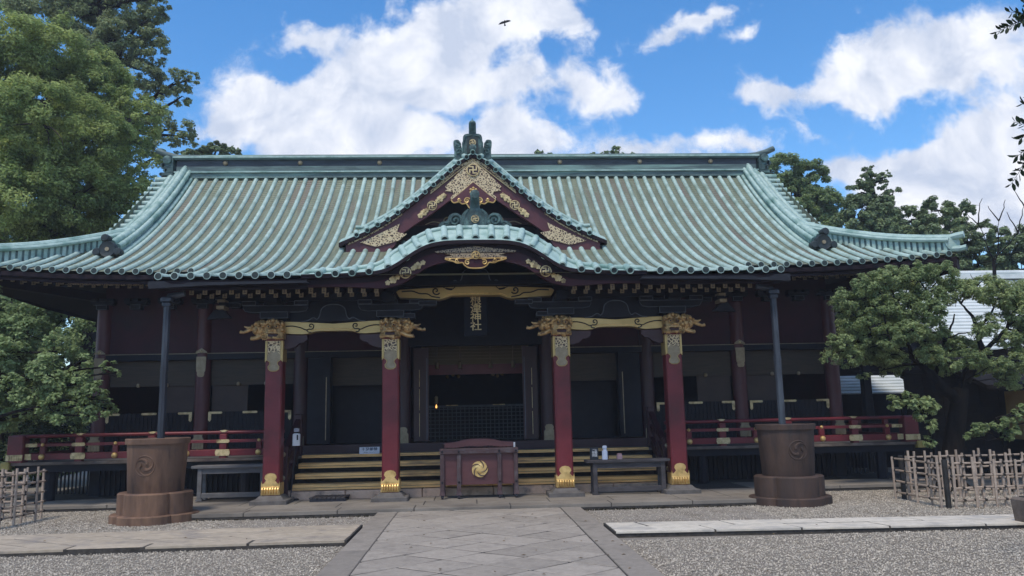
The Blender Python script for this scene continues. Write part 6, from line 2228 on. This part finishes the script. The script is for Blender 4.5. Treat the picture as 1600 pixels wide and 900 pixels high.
# ================================================================== NEIGHBOURING BUILDINGS
def strips(parent, x0, x1, y0, y1, z0, z1, n, mat):
    """roof slope facing the viewer made of overlapping metal courses"""
    for k in range(n):
        a, b = k/n, (k+1)/n
        ya, yb = y0+(y1-y0)*a, y0+(y1-y0)*b
        za, zb__ = z0+(z1-z0)*a, z0+(z1-z0)*b
        m_ = MB()
        m_.hexa([(x0, ya, za+.012), (x1, ya, za+.012), (x1, yb+.03, zb__-.01), (x0, yb+.03, zb__-.01), (x0, ya, za+.05), (x1, ya, za+.05), (x1, yb+.03, zb__+.016), (x0, yb+.03, zb__+.016)])
        m_.build('roof_course', mat, parent)


sb = empty('side_hall', (15.5, 25, 0), 'low side hall with a large pale sheet metal roof beyond the plum tree', 'building', 'buildings beside the hall')
mb = MB(); mb.box(10.9, 22, 23.3, 28, 0, 3.35); mb.build('wall', M_DARKWOOD, sb)
strips(sb, 10.3, 23, 22.4, 25.6, 3.25, 5.85, 22, M_WROOF)
mb = MB(); mb.hexa([(10.3, 28.8, 3.2), (23, 28.8, 3.2), (23, 25.6, 5.83), (10.3, 25.6, 5.83), (10.3, 28.8, 3.3), (23, 28.8, 3.3), (23, 25.62, 5.93), (10.3, 25.62, 5.93)])
mb.build('roof', M_WROOFD, sb)
mb = MB(); mb.box(10.3, 23, 25.4, 25.8, 5.86, 6.0); mb.tube([(10.25, 25.6, 6.08), (23, 25.6, 6.08)], .09, 8); mb.build('ridge', M_WROOF, sb)
gb = empty('gabled_gateway', (10.4, 20.4, 0), 'dark timber gabled gateway with steep barge boards half hidden by the plum crown', 'gateway', 'buildings beside the hall')
mb = MB()
ap, el, er = (9.75, 4.85), (8.85, 3.55), (12.4, 2.9)
for (a, b) in ((ap, (8.35, 3.1)), (ap, (12.3, 2.85))):
    w = .22
    mb.prism([(a[0], a[1]), (b[0], b[1]), (b[0], b[1]-w*1.3), (a[0], a[1]-w*1.5)], 19.3, 19.42)
mb.build('barge_board', M_DARKWOOD, gb)
mb = MB(); mb.prism([(9.75, 4.7), (8.5, 3.15), (8.5, 2.75), (12.2, 2.75), (12.2, 2.85)], 19.5, 19.6); mb.build('gable_wall', M_BLACK, gb)
mb = MB()
for (a, b) in ((ap, (8.3, 3.08)), (ap, (12.35, 2.83))):
    mb.hexa([(a[0], 19.28, a[1]), (b[0], 19.28, b[1]), (b[0], 20.3, b[1]), (a[0], 20.3, a[1]), (a[0], 19.28, a[1]+.07), (b[0], 19.28, b[1]+.07), (b[0], 20.3, b[1]+.07), (a[0], 20.3, a[1]+.07)])
mb.build('roof', M_WROOFD, gb)
for x in (9.75, 12.0):
    mb = MB(); mb.cbox(x-.1, x+.1, 19.4, 19.6, 0, 2.75, .01); mb.build('post', M_BLACK, gb)
mb = MB(); mb.cbox(8.5, 12.4, 19.45, 19.56, 2.60, 2.749, .01); mb.build('tie_beam', M_DARKWOOD, gb)
lo = empty('lean_to_roof', (11, 21.4, 0), 'small pale slatted lean-to roof behind the gateway posts', 'roof', 'buildings beside the hall')
strips(lo, 9.3, 12.0, 21.2, 22.1, 2.02, 2.55, 6, M_WROOF)
for x in (9.5, 11.8):
    mb = MB(); mb.cbox(x-.06, x+.06, 21.5, 21.62, 0, 2.15, .01); mb.build('post', M_BLACK, lo)
mb = MB(); mb.box(9.3, 12.0, 22.12, 22.2, 0, 2.6); mb.build('back_wall', M_BLACK, lo)
ow = empty('ochre_outbuilding', (14.6, 18, 0), 'ochre plastered outbuilding wall on a dark base at the edge of the plum bed', 'building', 'buildings beside the hall')
mb = MB(); mb.box(12.75, 17, 17.6, 20, .85, 1.98); mb.build('wall', M_OCHRE, ow)
mb = MB(); mb.box(12.7, 17, 17.55, 20, 0, .849); mb.build('base', M_DARKWOOD, ow)
mb = MB(); mb.hexa([(11.2, 17.0, 2.0), (17.4, 17.0, 2.0), (17.4, 19, 2.75), (11.2, 19, 2.75), (11.2, 17.0, 2.1), (17.4, 17.0, 2.1), (17.4, 19, 2.85), (11.2, 19, 2.85)]); mb.build('roof', M_DARKWOOD, ow)
mb = MB(); mb.cbox(12.60, 12.70, 17.4, 17.5, 1.35, 1.70, .01); mb.build('white_post_mark', M_WHITE, ow)
mb = MB(); mb.lathe([(.05, 0), (.05, .3), (.07, .3), (.07, .35)], (13.3, 17.5, .85), 8); mb.build('bracket', M_GOLDM, ow)

bw = empty('board_wall', (11.2, 18.8, 0), 'dark boarded wall in the shade behind the plum trunk', 'wall')
for k in range(11):
    mb = MB(); mb.box(10.3+k*.23, 10.522+k*.23, 18.7+.008*(k % 2), 18.74+.008*(k % 2), .0, 2.45); mb.build('board', M_DARKWOOD, bw)
mb = MB(); mb.cbox(10.25, 12.9, 18.62, 18.80, 2.451, 2.55, .01); mb.build('cap_board', M_DARKWOOD, bw)

# ================================================================== BIRD
bd = MB()
bc = Vector((1.98, 40, 22.66))
def bp_(x, y, z): return (bc.x+x, bc.y+y, bc.z+z)
# one body mesh: spindle trunk with wings and tail growing out of it
sec = [(-.17, .0), (-.15, .025), (-.08, .05), (0, .06), (.08, .05), (.14, .03), (.2, .012)]
bd.tube([bp_(.02*0, d, .01) for d, r in sec], [max(r, .004) for d, r in sec], 8)
for s in (-1, 1):
    L_ = [(0, -.06, .0), (.12, -.07, .03), (.26, -.03, .02), (.36, .05, .0), (.25, .07, .0), (.12, .09, .01), (0, .08, 0)]
    rot = .30
    P = []
    for x, y, z in L_:
        X = s*x
        P.append(bp_(X*math.cos(rot)-z*math.sin(rot), y*.9, X*math.sin(rot)+z-.25*y))
    n = len(P)
    bd.add(P+[(a, b, c-.012) for a, b, c in P], [tuple(range(n)), tuple(range(2*n-1, n-1, -1))]+[(i, n+i, n+(i+1) % n, (i+1) % n) for i in range(n)])
bd.add([bp_(-.02, .12, 0), bp_(.02, .12, 0), bp_(.07, .25, -.08), bp_(-.03, .27, -.08), bp_(-.02, .12, -.012), bp_(.02, .12, -.012), bp_(.07, .25, -.092), bp_(-.03, .27, -.092)], [(0, 1, 2, 3), (7, 6, 5, 4), (0, 4, 5, 1), (1, 5, 6, 2), (2, 6, 7, 3), (3, 7, 4, 0)])
tag(bd.build('bird', pm('black_feathers', (.01, .01, .013), None, 3, .7)), 'black bird gliding with spread wings high in the clouds', 'bird')

# ================================================================== GLARE VEIL
HZ = bpy.data.materials.new('glare_veil_volume'); HZ.use_nodes = True
_n = HZ.node_tree.nodes; _n.remove(_n['Principled BSDF'])
_v = _n.new('ShaderNodeVolumePrincipled'); _v.inputs['Density'].default_value = .0012; _v.inputs['Color'].default_value = (.86, .9, 1, 1)
HZ.node_tree.links.new(_v.outputs[0], _n['Material Output'].inputs['Volume'])
mb = MB(); mb.box(-640, 640, -640, 940, -1, 26)
tag(mb.build('glare_veil', HZ, at=(0, 0, 0)), kind='stuff')  # thin volume added to lift the darks, standing in for lens glare
